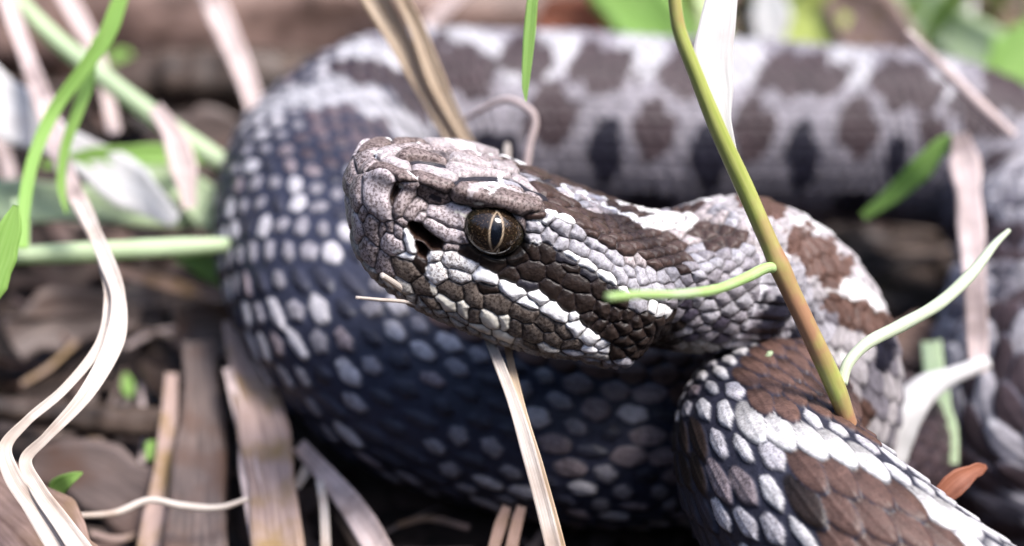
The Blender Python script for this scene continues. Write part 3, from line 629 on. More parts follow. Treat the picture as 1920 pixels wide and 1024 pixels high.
for mir in (1, -1):
    mv = np.array([1, mir, 1])
    nth, nph = 90, 180
    t_, p_ = np.meshgrid(np.linspace(0, np.pi, nth), np.arange(nph) / nph * 2 * np.pi, indexing='ij')
    U3 = np.stack([np.cos(t_), np.sin(t_) * np.cos(p_), np.sin(t_) * np.sin(p_)], -1)
    E3 = U3 * EYE_R
    rel = E3 - ax; x1, x2 = rel @ e1, rel @ e2
    hw, hh = .062, .195
    tt = np.clip(np.abs(x2) / hh, 0, 1)
    wid = hw * (1 - tt ** 2.2) ** .8
    front = (E3 @ an) > 0
    edge = np.abs(x1) - wid
    ring = front * np.exp(-((edge - .006) / .007) ** 2) * (np.abs(x2) < hh * 1.1)
    c = np.zeros(E3.shape[:2] + (4,)); c[..., :3] = np.array([.014, .009, .006]); c[..., 3] = .38
    low = sstep(-.05, -.25, x2)[..., None]; c[..., :3] *= 1 - .45 * low
    rimd = sstep(.20, .33, np.sqrt(x1 ** 2 + x2 ** 2))[..., None]; c[..., :3] = c[..., :3] * (1 - .6 * rimd) + np.array([.012, .014, .009]) * .6 * rimd
    c[..., :3] = c[..., :3] * (1 - ring[..., None]) + np.array([.42, .32, .22]) * ring[..., None]
    PW = eye_c * mv + E3 * mv; PW = loc2w(PW[..., 0], PW[..., 1], PW[..., 2])
    q = gridf(nth, nph, 0)
    if mir == 1: q = q[:, ::-1]
    org = loc2w(*(eye_c * mv))
    eo = mesh_obj('eye', PW.reshape(-1, 3), q, M_EYE, parent=snake, origin=org, cols=c.reshape(-1, 4))
    # slit pupil
    ps = np.linspace(-1, 1, 41); ws = np.linspace(-1, 1, 9)
    P3 = []
    for a in ps:
        for b in ws:
            p = ax + e2 * (a * hh * .97) + e1 * (b * hw * .95 * (1 - abs(a) ** 2.2) ** .8)
            p = p / np.linalg.norm(p / EYE_R) * 1.004; P3.append(p)
    P3 = np.array(P3); P3 = eye_c * mv + P3 * mv; P3 = loc2w(P3[:, 0], P3[:, 1], P3[:, 2])
    q = np.array([(i * 9 + j, i * 9 + j + 1, (i + 1) * 9 + j + 1, (i + 1) * 9 + j) for i in range(40) for j in range(8)])
    fn = np.cross(P3[q[0, 1] + 100] - P3[q[0, 0] + 100], P3[q[0, 2] + 100] - P3[q[0, 0] + 100])
    if fn @ (P3[180] - org) < 0: q = q[:, ::-1]
    po = mesh_obj('pupil', P3, q, M_PUP, parent=eo, origin=org + (P3[180] - org) * .9)
    po.location = (P3[180] - org) * .9
# ------------------------------------------------------------------ materials of the place
def fibre(name, c1, c2, rough=.55, transl=0.0, spec=.35, su=14.0, sv=.7, c3=None, bump=.5):
    m, nt, b = new_mat(name); L = nt.links.new
    uv = N_(nt, 'ShaderNodeUVMap'); mp = N_(nt, 'ShaderNodeMapping'); mp.inputs['Scale'].default_value = (su, sv, 1); L(uv.outputs[0], mp.inputs[0])
    n1 = N_(nt, 'ShaderNodeTexNoise'); n1.inputs['Scale'].default_value = 1.0; n1.inputs['Detail'].default_value = 5; n1.inputs['Roughness'].default_value = .65; L(mp.outputs[0], n1.inputs['Vector'])
    tc = N_(nt, 'ShaderNodeTexCoord'); n2 = N_(nt, 'ShaderNodeTexNoise'); n2.inputs['Scale'].default_value = 1.3; n2.inputs['Detail'].default_value = 4; L(tc.outputs['Object'], n2.inputs['Vector'])
    cr = N_(nt, 'ShaderNodeValToRGB'); cr.color_ramp.elements[0].position = .35; cr.color_ramp.elements[1].position = .66
    cr.color_ramp.elements[0].color = c1 + (1,); cr.color_ramp.elements[1].color = c2 + (1,); L(n1.outputs['Fac'], cr.inputs[0])
    mx = N_(nt, 'ShaderNodeMix', data_type='RGBA'); r = N_(nt, 'ShaderNodeMapRange'); r.inputs['From Min'].default_value = .48; r.inputs['From Max'].default_value = .66; L(n2.outputs['Fac'], r.inputs['Value'])
    L(r.outputs[0], mx.inputs[0]); L(cr.outputs[0], mx.inputs[6]); mx.inputs[7].default_value = (c3 or tuple(.55 * a for a in c1)) + (1,)
    L(mx.outputs[2], b.inputs['Base Color']); b.inputs['Roughness'].default_value = rough; b.inputs['Specular IOR Level'].default_value = spec
    bp = N_(nt, 'ShaderNodeBump'); bp.inputs['Strength'].default_value = bump; bp.inputs['Distance'].default_value = .02; L(n1.outputs['Fac'], bp.inputs['Height']); L(bp.outputs[0], b.inputs['Normal'])
    if transl > 0:
        tr = N_(nt, 'ShaderNodeBsdfTranslucent'); L(mx.outputs[2], tr.inputs['Color']); ms = N_(nt, 'ShaderNodeMixShader'); ms.inputs[0].default_value = transl
        out = nt.nodes['Material Output']; L(b.outputs[0], ms.inputs[1]); L(tr.outputs[0], ms.inputs[2]); L(ms.outputs[0], out.inputs[0])
    return m
M_STRAW = fibre('straw', (.40, .33, .28), (.76, .69, .63), transl=.2, c3=(.42, .33, .27), su=22)
M_TAN = fibre('tan_straw', (.50, .35, .21), (.80, .67, .53), transl=.35, c3=(.52, .37, .24))
M_WHITE = fibre('bleached_leaf', (.62, .60, .58), (.80, .79, .78), transl=.4, c3=(.60, .56, .54))
M_PINK = fibre('pinkish_straw', (.50, .38, .35), (.72, .60, .57), transl=.25)
M_GREEN = fibre('fresh_green', (.25, .46, .09), (.40, .60, .18), transl=.45, c3=(.32, .54, .13))
M_PALEG = fibre('pale_green', (.44, .56, .32), (.62, .72, .48), transl=.35, c3=(.50, .62, .38))
M_STEM = fibre('plant_stem', (.24, .28, .06), (.36, .37, .12), rough=.32, su=5, sv=1.2, c3=(.30, .16, .09), bump=.25)
M_DRY = fibre('grey_dead_leaf', (.06, .045, .04), (.17, .125, .11), c3=(.10, .06, .045))
M_DRY2 = fibre('brown_dead_leaf', (.11, .065, .05), (.30, .205, .17), c3=(.13, .08, .04))
M_DRY3 = fibre('tan_dead_leaf', (.19, .13, .11), (.40, .29, .25), c3=(.22, .14, .06))
M_DARKW = fibre('dark_wood', (.035, .024, .018), (.10, .068, .052), su=6, sv=.4)
M_LOG = fibre('log_wood', (.11, .065, .05), (.27, .18, .15), su=8, sv=.25)
M_RED = fibre('red_leaf', (.26, .085, .045), (.42, .17, .10), transl=.3)
M_SOIL = fibre('soil', (.018, .012, .010), (.055, .036, .028), su=1, sv=1, rough=.9)
def litter_mat(name, ca, cb, cc):
    m, nt, b = new_mat(name); L = nt.links.new
    g = N_(nt, 'ShaderNodeNewGeometry'); cr = N_(nt, 'ShaderNodeValToRGB'); L(g.outputs['Random Per Island'], cr.inputs[0])
    cr.color_ramp.elements[0].color = ca + (1,); cr.color_ramp.elements[1].color = cc + (1,); e = cr.color_ramp.elements.new(.55); e.color = cb + (1,)
    L(cr.outputs[0], b.inputs['Base Color']); b.inputs['Roughness'].default_value = .6
    tr = N_(nt, 'ShaderNodeBsdfTranslucent'); L(cr.outputs[0], tr.inputs['Color']); ms = N_(nt, 'ShaderNodeMixShader'); ms.inputs[0].default_value = .25
    out = nt.nodes['Material Output']; L(b.outputs[0], ms.inputs[1]); L(tr.outputs[0], ms.inputs[2]); L(ms.outputs[0], out.inputs[0])
    return m
# ------------------------------------------------------------------ ribbons and stalks
def path(pts, n):
    P = np.array([at(*p[:3]) for p in pts]); pts = list(pts)
    if pts[0][1] <= -15 and pts[0][2] < 28:                    # grows on past the top of the picture
        d = norm(P[0] - P[1]); P = np.concatenate([[P[0] + d * 4.5 + np.array([0, .4, 0])], P]); pts = [pts[0][:3] + (pts[0][3] * .75,)] + pts
    if pts[-1][1] >= 1040:                                     # and past its bottom edge, down to the soil
        d = norm(P[-1] - P[-2]); P = np.concatenate([P, [P[-1] + d * 1.2 + np.array([0, 0, -.5])]]); pts = pts + [pts[-1]]
    T = np.concatenate([[0], np.cumsum(np.linalg.norm(np.diff(P, axis=0), axis=1) ** .6)])
    t = np.linspace(0, T[-1], n); Q = hermite(T, P, t)
    W = np.interp(t, T, [p[3] for p in pts])
    return Q, W, t / T[-1]
def ribbon_geo(Q, W, twist=0., fold=.18, thick=.022, wob=.0, nc=7, seed=0):
    """closed blade: W = half width; curls about its own midrib, real thickness"""
    rg = np.random.default_rng(seed + 11); n = len(Q)
    T = norm(np.gradient(Q, axis=0)); view = norm(CAM - Q); S0 = norm(np.cross(T, view)); N0 = norm(np.cross(S0, T))
    N0 = np.where((N0 * view).sum(-1, keepdims=True) < 0, -N0, N0)
    tw = twist + wob * np.sin(np.linspace(0, 5, n) + rg.uniform(0, 6)); tw = np.broadcast_to(tw, (n,))[:, None]
    S1 = S0 * np.cos(tw) + N0 * np.sin(tw); N1 = N0 * np.cos(tw) - S0 * np.sin(tw)
    x = np.linspace(-1, 1, nc); prof = fold * (x ** 2) + .05 * np.cos(x * 9)
    rag = 1 + .10 * np.interp(np.arange(n), np.linspace(0, n - 1, max(5, n // 8)), rg.normal(size=max(5, n // 8)))
    Wd = (W * rag)[:, None, None]
    top = Q[:, None] + S1[:, None] * Wd * x[None, :, None] + N1[:, None] * Wd * prof[None, :, None]
    th = thick * np.minimum(1, W / .05)[:, None, None] * (1 - .6 * np.abs(x))[None, :, None]
    bot = top - N1[:, None] * th
    ring = np.concatenate([top, bot[:, ::-1]], 1); m = ring.shape[1]
    L = np.concatenate([[0], np.cumsum(np.linalg.norm(np.diff(Q, axis=0), axis=1))])
    u = np.concatenate([x, x[::-1]]) * .5 + .5
    uv = np.stack([np.broadcast_to(u[None], (n, m)), np.broadcast_to(L[:, None] + 0.0, (n, m))], -1)
    q = gridf(n, m, 0); capA = [(k, m - 1 - k, m - 2 - k, k + 1) for k in range(nc - 1)]; o = (n - 1) * m
    capB = [(o + k, o + k + 1, o + m - 2 - k, o + m - 1 - k) for k in range(nc - 1)]
    return ring.reshape(-1, 3), np.concatenate([q, capA, capB])[:, ::-1], uv.reshape(-1, 2)
def tube_geo(Q, R, ns=14, bump=.06, seed=0):
    rg = np.random.default_rng(seed + 5); n = len(Q); T = norm(np.gradient(Q, axis=0)); view = norm(CAM - Q)
    S = norm(np.cross(T, view)); Nn = np.cross(S, T); a = np.arange(ns) / ns * 2 * np.pi
    ph = rg.uniform(0, 6, 4); k = np.arange(n)[:, None]
    rr = R[:, None] * (1 + bump * (np.sin(a[None] * 2 + k * .21 + ph[0]) * .5 + np.sin(a[None] * 5 + ph[1] + k * .05) * .4 + np.sin(k * .55 + ph[2]) * .3))
    ring = Q[:, None] + rr[..., None] * (np.cos(a)[None, :, None] * S[:, None] + np.sin(a)[None, :, None] * Nn[:, None])
    L = np.concatenate([[0], np.cumsum(np.linalg.norm(np.diff(Q, axis=0), axis=1))])
    uv = np.stack([np.broadcast_to(np.abs(a / np.pi - 1)[None], (n, ns)), np.broadcast_to(L[:, None] + 0., (n, ns))], -1).reshape(-1, 2)
    V = np.concatenate([ring.reshape(-1, 3), Q[:1], Q[-1:]]); uv = np.concatenate([uv, [[.5, 0]], [[.5, L[-1]]]])
    j = np.arange(ns); j2 = (j + 1) % ns; o = (n - 1) * ns
    tris = np.concatenate([np.stack([j, j2, np.full(ns, n * ns)], 1), np.stack([o + j2, o + j, np.full(ns, n * ns + 1)], 1)])
    return V, gridf(n, ns, 0), uv, tris
SEED = [0]
def blade(name, label, cat, pts, mat, group=None, parent=None, n=70, **kw):
    SEED[0] += 1; Q, W, _ = path(pts, n); V, F, uv = ribbon_geo(Q, W, seed=SEED[0], **kw)
    o = mesh_obj(name, V, F, mat, parent=parent, origin=Q[-1] if parent is None else Q[0], uv=uv)
    return tag(o, label, cat, group)
def stalk(name, label, cat, pts, mat, group=None, parent=None, n=80, **kw):
    SEED[0] += 1; Q, W, _ = path(pts, n); V, F, uv, tr = tube_geo(Q, W, seed=SEED[0], **kw)
    o = mesh_obj(name, V, F, mat, parent=parent, origin=Q[-1] if parent is None else Q[0], uv=uv, tris=tr)
    return tag(o, label, cat, group)
# ------------------------------------------------------------------ ground
def ground_z(x, y):
    z = -.25 + .22 * np.sin(x * .7 + 1.3 * np.sin(y * .33)) * np.cos(y * .53 + .6) + .10 * np.sin(x * 2.3 + y * 1.7) * np.sin(y * 2.9 - x * .8)
    z = z - 1.6 * sstep(4.5, 8.5, x) * (1 - sstep(24, 32, y))
    far = sstep(30, 120, np.hypot(x, y - 18)); return z * (1 - far) + far * (-.4)
def ground_at(px, py):
    r = raydir(px, py)
    d = (CAMZ) / -r[2]
    for _ in range(12):
        p = CAM + d * r; d += (p[2] - float(ground_z(p[0], p[1]))) / -r[2]
    return CAM + d * r, d
ng = 420
gx = np.sinh(np.linspace(-6.2, 6.2, ng)) * 12.0; gy = np.sinh(np.linspace(-6.2, 6.2, ng)) * 12.0 + 20
GXX, GYY = np.meshgrid(gx, gy, indexing='ij'); GZ = ground_z(GXX, GYY) + .06 * np.sin(GXX * 9.1 + GYY * 3) * np.sin(GYY * 8.3 - GXX * 2)
i, j = np.meshgrid(np.arange(ng - 1), np.arange(ng - 1), indexing='ij')
GQ = np.stack([i * ng + j, (i + 1) * ng + j, (i + 1) * ng + j + 1, i * ng + j + 1], -1).reshape(-1, 4)
gr = mesh_obj('ground', np.stack([GXX, GYY, GZ], -1).reshape(-1, 3), GQ, M_SOIL, uv=np.stack([GXX, GYY], -1).reshape(-1, 2))
tag(gr, kind='structure')
# ------------------------------------------------------------------ what nobody could count
def chips(name, n, xr, yr, size, aspect, zoff, mat, seed, keep=None, tilt=.5, curl=.25):
    rg = np.random.default_rng(seed); V = []; F = []; UV = []
    xs, ys = rg.uniform(*xr, n), rg.uniform(*yr, n); o = 0
    for x, y in zip(xs, ys):
        if keep is not None and not keep(x, y): continue
        z = float(ground_z(x, y)) + rg.uniform(*zoff); s = rg.uniform(*size); w = s * rg.uniform(*aspect); a = rg.uniform(0, 6.283)
        t = norm(np.array([math.cos(a), math.sin(a), rg.normal() * tilt])); b = norm(np.cross(t, norm(np.array([rg.normal() * tilt, rg.normal() * tilt, 1.0])))); nn = np.cross(b, t)
        us = np.linspace(-1, 1, 6); c = curl * rg.normal(); c2 = .3 * abs(rg.normal())
        for k, u in enumerate(us):
            ww = w * (1 - abs(u) ** 3 * .85) * rg.uniform(.8, 1.2)
            for v in (-1, 0, 1):
                V.append(np.array([x, y, z]) + t * u * s + b * v * ww + nn * (c * s * u * u + c2 * w * v * v)); UV.append((v * .5 + .5, u * s))
        for k in range(5):
            for v in range(2): q = o + k * 3 + v; F.append((q, q + 3, q + 4, q + 1))
        o += 18
    ob = mesh_obj(name, np.array(V), np.array(F), mat, uv=np.array(UV)); return tag(ob, kind='stuff')
chips('leaf_litter', 5200, (-22, 26), (9, 62), (.15, .95), (.2, .55), (0, .35), litter_mat('litter_brown', (.012, .008, .007), (.04, .024, .019), (.115, .07, .056)), 3, tilt=.35)
chips('straw_litter', 1300, (-22, 26), (9, 62), (.4, 2.4), (.02, .07), (.05, .55), litter_mat('litter_straw', (.05, .034, .027), (.13, .09, .07), (.36, .27, .23)), 4, tilt=.16, curl=.08)
chips('pale_litter', 900, (5, 40), (33, 60), (.8, 2.6), (.12, .4), (.1, .7), litter_mat('litter_pale', (.25, .17, .13), (.48, .36, .30), (.7, .6, .52)), 5, tilt=.35)
def blades_stuff(name, n, place, hr, wr, mat, seed):
    rg = np.random.default_rng(seed); V = []; F = []; UV = []; o = 0
    for _ in range(n):
        x, y = place(rg); z = float(ground_z(x, y)); h = rg.uniform(*hr); w = rg.uniform(*wr); a = rg.uniform(0, 6.283); lean = rg.uniform(.1, .8)
        d = np.array([math.cos(a), math.sin(a), 0]); s = np.array([-math.sin(a), math.cos(a), 0]) ; 
        for k in range(6):
            u = k / 5; c = np.array([x, y, z]) + np.array([0, 0, 1]) * h * (u - .25 * lean * u * u) + d * h * lean * u * u
            for v in (-1, 1): V.append(c + s * v * w * (1 - u ** 2 * .95)); UV.append((v * .5 + .5, u * h))
        for k in range(5): q = o + k * 2; F.append((q, q + 1, q + 3, q + 2))
        o += 12
    ob = mesh_obj(name, np.array(V), np.array(F), mat, uv=np.array(UV)); return tag(ob, kind='stuff')
def pl_right(rg): return rg.uniform(2, 26), rg.uniform(31, 52)
blades_stuff('grass', 520, pl_right, (2.0, 8), (.15, .6), litter_mat('grass_mix', (.22, .36, .06), (.46, .62, .20), (.78, .80, .62)), 8)
def pl_ring(rg):
    while True:
        a = rg.uniform(0, 6.283); r = rg.uniform(42, 95); x, y = r * math.cos(a), 14 + r * math.sin(a)
        if y > 46 or y < 46: return x, y
blades_stuff('unseen_undergrowth', 2600, pl_ring, (18, 46), (.5, 2.6), litter_mat('undergrowth_mix', (.015, .022, .010), (.035, .055, .02), (.09, .11, .05)), 9)  # blades out of view all round, added to block low sky light
def pl_near(rg):
    a = rg.uniform(math.pi * 1.02, math.pi * 1.98); r = rg.uniform(24, 44); return r * math.cos(a), 4 + r * math.sin(a)
blades_stuff('unseen_undergrowth', 520, pl_near, (14, 34), (.8, 3.2), litter_mat('undergrowth_dark', (.012, .018, .008), (.03, .045, .016), (.07, .09, .04)), 10)  # unseen blades behind the camera, added to darken the eye's reflection
# ------------------------------------------------------------------ dead wood behind
def log(name, label, cat, pts, mat, **kw): return stalk(name, label, cat, pts, mat, n=120, ns=40, bump=.10, **kw)
log('fallen_log', 'thick brown fallen log lying across the top behind the snake', 'log', [(-200, 40, 33, 1.3), (150, 30, 33.5, 1.4), (450, 22, 34, 1.5), (750, 15, 35, 1.4), (1050, 40, 36, 1.1), (1300, 60, 38, .9)], M_LOG)
log('rotting_branch', 'dark rotting branch lying below the fallen log, left of the snake', 'branch', [(180, 175, 29, .5), (330, 150, 29, .62), (480, 150, 29, .7), (620, 165, 30, .7), (760, 180, 31, .6)], M_DARKW)
log('dark_twig', 'dark twig lying on the soil at lower left beneath the bent dry straw', 'twig', [(-60, 760, 20, .17), (90, 775, 20, .2), (200, 790, 19.9, .22), (330, 800, 19.8, .2), (380, 830, 19.8, .1)], M_DARKW)
# ------------------------------------------------------------------ dead leaves at lower left
DL = 'broad dead leaf blades on the ground'
blade('dead_leaf', 'broad grey-brown dead leaf blade, left of the tan one', 'dead leaf', [(372, 640, 20.6, .22), (378, 760, 19.6, .30), (372, 900, 18.2, .35), (365, 1060, 17.2, .38)], M_DRY, DL, fold=.12, thick=.05)
blade('dead_leaf', 'broad tan dead leaf blade standing upright below the left coil', 'dead leaf', [(440, 600, 20.2, .16), (475, 720, 19.2, .27), (503, 860, 18.0, .29), (525, 1060, 16.8, .30)], M_DRY3, DL, fold=.22, thick=.05)
blade('dead_leaf', 'grey-brown dead leaf strip, leftmost of the upright strips', 'dead leaf', [(322, 700, 20.2, .08), (315, 800, 19.4, .13), (300, 920, 18.4, .15), (275, 1060, 17.5, .16)], M_DRY3, DL, fold=.25)
blade('dead_leaf', 'narrow pale edge blade between the grey and tan dead leaves', 'dead leaf', [(425, 690, 19.4, .06), (455, 800, 18.5, .09), (470, 900, 17.7, .11), (495, 1060, 16.9, .12)], M_PINK, DL, fold=.2)
blade('dead_leaf', 'brown flat dead leaf on the soil under the small green leaf', 'dead leaf', [(60, 870, 19.6, .2), (150, 880, 19.4, .45), (240, 930, 18.9, .5), (330, 1010, 18.2, .3)], M_DRY, fold=.1, thick=.04)
blade('dead_leaf', 'grey dead leaf with a curled end touching the left coil', 'dead leaf', [(330, 610, 22.2, .3), (400, 615, 21.8, .5), (480, 600, 21.4, .45), (540, 590, 21.2, .2)], M_DRY, fold=.35, thick=.04)
blade('dead_leaf', 'reddish brown dead leaf lying behind the curled straw at left', 'dead leaf', [(20, 640, 22, .3), (110, 600, 22.5, .5), (200, 590, 23, .4), (260, 600, 23.2, .2)], M_DRY, fold=.3)
blade('dead_leaf', 'wide brown dead leaf in shade left of the upper bend', 'dead leaf', [(250, 330, 27, .3), (330, 290, 27, .7), (400, 260, 27, .6), (450, 250, 27, .3)], M_DRY, fold=.2)
blade('bark_piece', 'grey weathered bark piece in the bottom left corner', 'bark', [(-120, 870, 16.6, .5), (0, 960, 16, .62), (90, 1050, 15.4, .6), (150, 1120, 15.2, .5)], M_DRY2, fold=.12, thick=.12)
stalk('thin_straw', 'thin crooked straw lying across the dead leaves at bottom left', 'straw', [(130, 968, 16.4, .035), (215, 962, 16.6, .045), (280, 938, 16.8, .04), (340, 948, 16.9, .045), (410, 952, 17, .04), (465, 935, 17.1, .03)], M_STRAW)
blade('green_leaf', 'small pointed green leaf beside the bent straw at bottom left', 'leaf', [(155, 886, 16.2, .01), (130, 898, 16.2, .09), (108, 914, 16.3, .10), (88, 935, 16.4, .03)], M_GREEN)
blade('green_leaf', 'tiny round bright green leaf on the ground by the dead blades', 'leaf', [(275, 830, 19.3, .05), (292, 845, 19.3, .16), (308, 862, 19.3, .05)], M_GREEN, n=20)
blade('green_leaf', 'tiny green shoot between the dark leaves above the dark twig', 'leaf', [(235, 700, 21.5, .03), (240, 725, 21.4, .11), (243, 745, 21.3, .03)], M_GREEN, n=20)
# straw bits at the bottom
SB = 'grey straw pieces below the lower coil'
blade('straw_piece', 'thick grey straw leaning at the bottom, splitting at its top', 'straw', [(560, 835, 18.6, .10), (610, 890, 18, .13), (660, 950, 17.4, .15), (720, 1050, 16.6, .16)], M_PINK, SB)
blade('straw_piece', 'short grey straw forking left from the thick leaning straw', 'straw', [(590, 850, 18.5, .07), (575, 880, 18.3, .07), (555, 915, 18.2, .05)], M_STRAW, SB, n=24)
blade('straw_piece', 'thin upright straw beside the thick leaning straw', 'straw', [(600, 900, 17.8, .05), (607, 950, 17.4, .06), (612, 1050, 16.8, .06)], M_STRAW, SB, n=24)
blade('straw_piece', 'short grey straw at bottom centre, left one of the close pair', 'straw', [(950, 950, 17, .05), (938, 985, 16.7, .07), (920, 1050, 16.3, .07)], M_DRY2, SB, n=24)
blade('straw_piece', 'short grey straw at bottom centre, right one of the close pair', 'straw', [(978, 950, 17, .05), (968, 985, 16.7, .07), (955, 1050, 16.3, .07)], M_DRY2, SB, n=24)
for lab, pp, mm in (('thin dry straw rising to the right, left of the curved straws', [(40, 720), (90, 690), (145, 640)], M_DRY3),
                    ('thin grey straw in the dark between the curved straws and the left coil', [(235, 650), (285, 625), (350, 612)], M_PINK),
                    ('thin straw crossing the dark twig at lower left', [(150, 835), (205, 800), (262, 762)], M_DRY3),
                    ('thin straw leaning beside the leftmost upright dead leaf strip', [(262, 720), (272, 810), (262, 900)], M_PINK),
                    ('thin dark straw standing between the two broadest dead leaf strips', [(418, 760), (424, 860), (420, 980)], M_DRY2),
                    ('thin straw lying level at the bottom, right of the leaning grey straw', [(745, 985), (800, 972), (880, 990)], M_DRY2),
                    ('thin reddish straw slanting down at the left edge below the green blade', [(20, 555), (75, 590), (130, 640)], M_DRY2),
                    ('thin pale straw lying on the brown leaf in the bottom left', [(170, 1000), (225, 1010), (300, 985)], M_DRY3)):
    q4 = []
    for px, py in pp:
        _, dg = ground_at(px, py); q4.append((px, py, dg - 1.0, .04))
    blade('loose_straw', lab, 'straw', q4, mm, 'loose straws on the soil at lower left', n=24, nc=5)
# ------------------------------------------------------------------ bent double straw at left
blade('bent_straw', 'pale dry straw curving down the left, its outer strand', 'straw', [(150, 380, 17.5, .08), (196, 480, 16.6, .085), (222, 560, 16, .09), (214, 640, 15.6, .10), (160, 740, 15.2, .085), (85, 822, 15, .06), (48, 862, 14.95, .075), (70, 915, 14.8, .09), (120, 985, 14.6, .1), (190, 1090, 14.4, .11)], M_STRAW, 'strands of the bent dry straw', fold=.4, n=110)
blade('bent_straw', 'pale dry straw curving down the left, its inner strand', 'straw', [(186, 470, 16.8, .05), (206, 560, 16.1, .06), (190, 640, 15.7, .07), (120, 730, 15.3, .055), (50, 790, 15.1, .05), (10, 838, 15, .07), (22, 890, 14.85, .09), (70, 960, 14.7, .11), (140, 1070, 14.5, .12)], M_STRAW, 'strands of the bent dry straw', fold=.4, n=110)
blade('dry_stalk', 'long pinkish dry stalk slanting down through the green blades at upper left', 'straw', [(8, -20, 22, .14), (45, 90, 21.4, .14), (85, 200, 20.5, .14), (125, 330, 19, .12), (160, 400, 18, .10), (190, 470, 16.9, .08)], M_PINK, fold=.3)
blade('dry_stalk', 'broad pale dry stalk at the top left corner behind the green blade', 'straw', [(110, -30, 24, .14), (150, 40, 23.6, .15), (185, 110, 23, .13), (215, 250, 22.6, .1)], M_PINK, fold=.3)
blade('dry_stalk', 'pale lilac dry stalk ending behind the top of the left bend', 'straw', [(385, -30, 24.6, .22), (425, 60, 24.4, .2), (455, 130, 24.2, .16), (475, 190, 24, .15), (480, 240, 24, .12)], M_PINK, fold=.3)
blade('dry_stalk', 'thin brown dry stalk slanting behind the green blades, left edge', 'straw', [(-20, 200, 25, .1), (20, 330, 24.6, .12), (45, 420, 24.2, .1)], M_PINK)
blade('dry_stalk', 'brown dry stalk lying below the pale horizontal stem', 'straw', [(215, 505, 21.6, .09), (320, 535, 21.4, .12), (420, 560, 21, .13)], M_DRY2)
blade('white_leaf', 'broad bleached white leaf lying slanted at the far left', 'leaf', [(-60, 130, 21.6, .3), (20, 210, 21.4, .42), (110, 265, 21.3, .25), (180, 305, 21.2, .32), (250, 355, 21.1, .36), (330, 415, 21, .10)], M_WHITE, fold=.15, twist=.15)
blade('dry_leaf', 'pale pink dry leaf hanging over the green stem left of the bend', 'leaf', [(290, 200, 20.4, .09), (325, 255, 20.3, .17), (345, 320, 20.2, .2), (355, 390, 20.2, .1)], M_PINK, fold=.3)
# green grass at left
blade('grass_blade', 'bright green grass blade curving from the top down the left side', 'grass blade', [(232, -20, 18, 0.086), (200, 65, 18, 0.094), (160, 125, 18, 0.086), (100, 210, 18, 0.079), (62, 300, 17.8, 0.072), (45, 390, 17.6, 0.072), (42, 465, 17.4, 0.065)], M_GREEN, fold=.35)
blade('grass_blade', 'bright green grass blade crossing straight down at left, tapering low', 'grass blade', [(180, 70, 18.6, 0.043), (165, 150, 18.5, 0.079), (145, 210, 18.4, 0.079), (122, 280, 18.4, 0.072), (115, 350, 18.4, 0.050), (125, 400, 18.4, 0.022)], M_GREEN, fold=.35)
stalk('green_stalk', 'thick pale green stem slanting from top left to the left bend', 'stem', [(20, -15, 22.5, .13), (90, 60, 22.3, .14), (200, 150, 22, .15), (300, 225, 21.9, .15), (400, 295, 21.8, .15), (470, 340, 22, .14)], M_PALEG)
blade('grass_blade', 'wide pale green blade lying level across the left side', 'grass blade', [(-40, 375, 22, .32), (100, 380, 22, .33), (250, 385, 22, .32), (400, 390, 22.2, .3), (460, 392, 22.6, .28)], M_PALEG, fold=.12, twist=.2)
blade('grass_blade', 'narrow green blade lying level above the wide pale green one', 'grass blade', [(80, 310, 21.2, .06), (180, 296, 21.2, .14), (270, 290, 21.3, .15), (350, 292, 21.6, .14), (430, 300, 22, .1)], M_GREEN, fold=.25)
stalk('pale_stalk', 'pale yellowish stem lying level from the left edge to the coil', 'stem', [(-20, 480, 19, .11), (60, 478, 19, .13), (180, 472, 19, .135), (300, 465, 19.2, .13), (400, 460, 19.5, .11), (440, 458, 20, .1)], M_PALEG)
blade('grass_blade', 'short green blade pointing up at the left edge', 'grass blade', [(30, 385, 15.5, .03), (18, 430, 15.5, .12), (0, 480, 15.5, .16), (-30, 560, 15.5, .16)], M_GREEN)
blade('grass_blade', 'pale green blade going down to the level pale stem at left', 'grass blade', [(30, 370, 18.5, .07), (42, 420, 18.4, .08), (46, 475, 18.4, .06)], M_PALEG, n=30)
blade('grass_blade', 'dark green blade in shade beneath the level pale stem', 'grass blade', [(330, 480, 22.6, .1), (390, 500, 22.6, .22), (440, 530, 22.6, .15)], M_GREEN)
blade('grass_blade', 'wide pale green blade hanging behind the pink dry leaf', 'grass blade', [(260, 300, 21.9, .1), (340, 345, 21.9, .3), (400, 400, 21.9, .35), (430, 440, 22, .2)], M_PALEG)
blade('green_leaf', 'small blurred green leaf in the dark gap at upper left', 'leaf', [(205, 100, 29, .1), (232, 115, 29, .28), (255, 130, 29, .1)], M_GREEN, n=20)
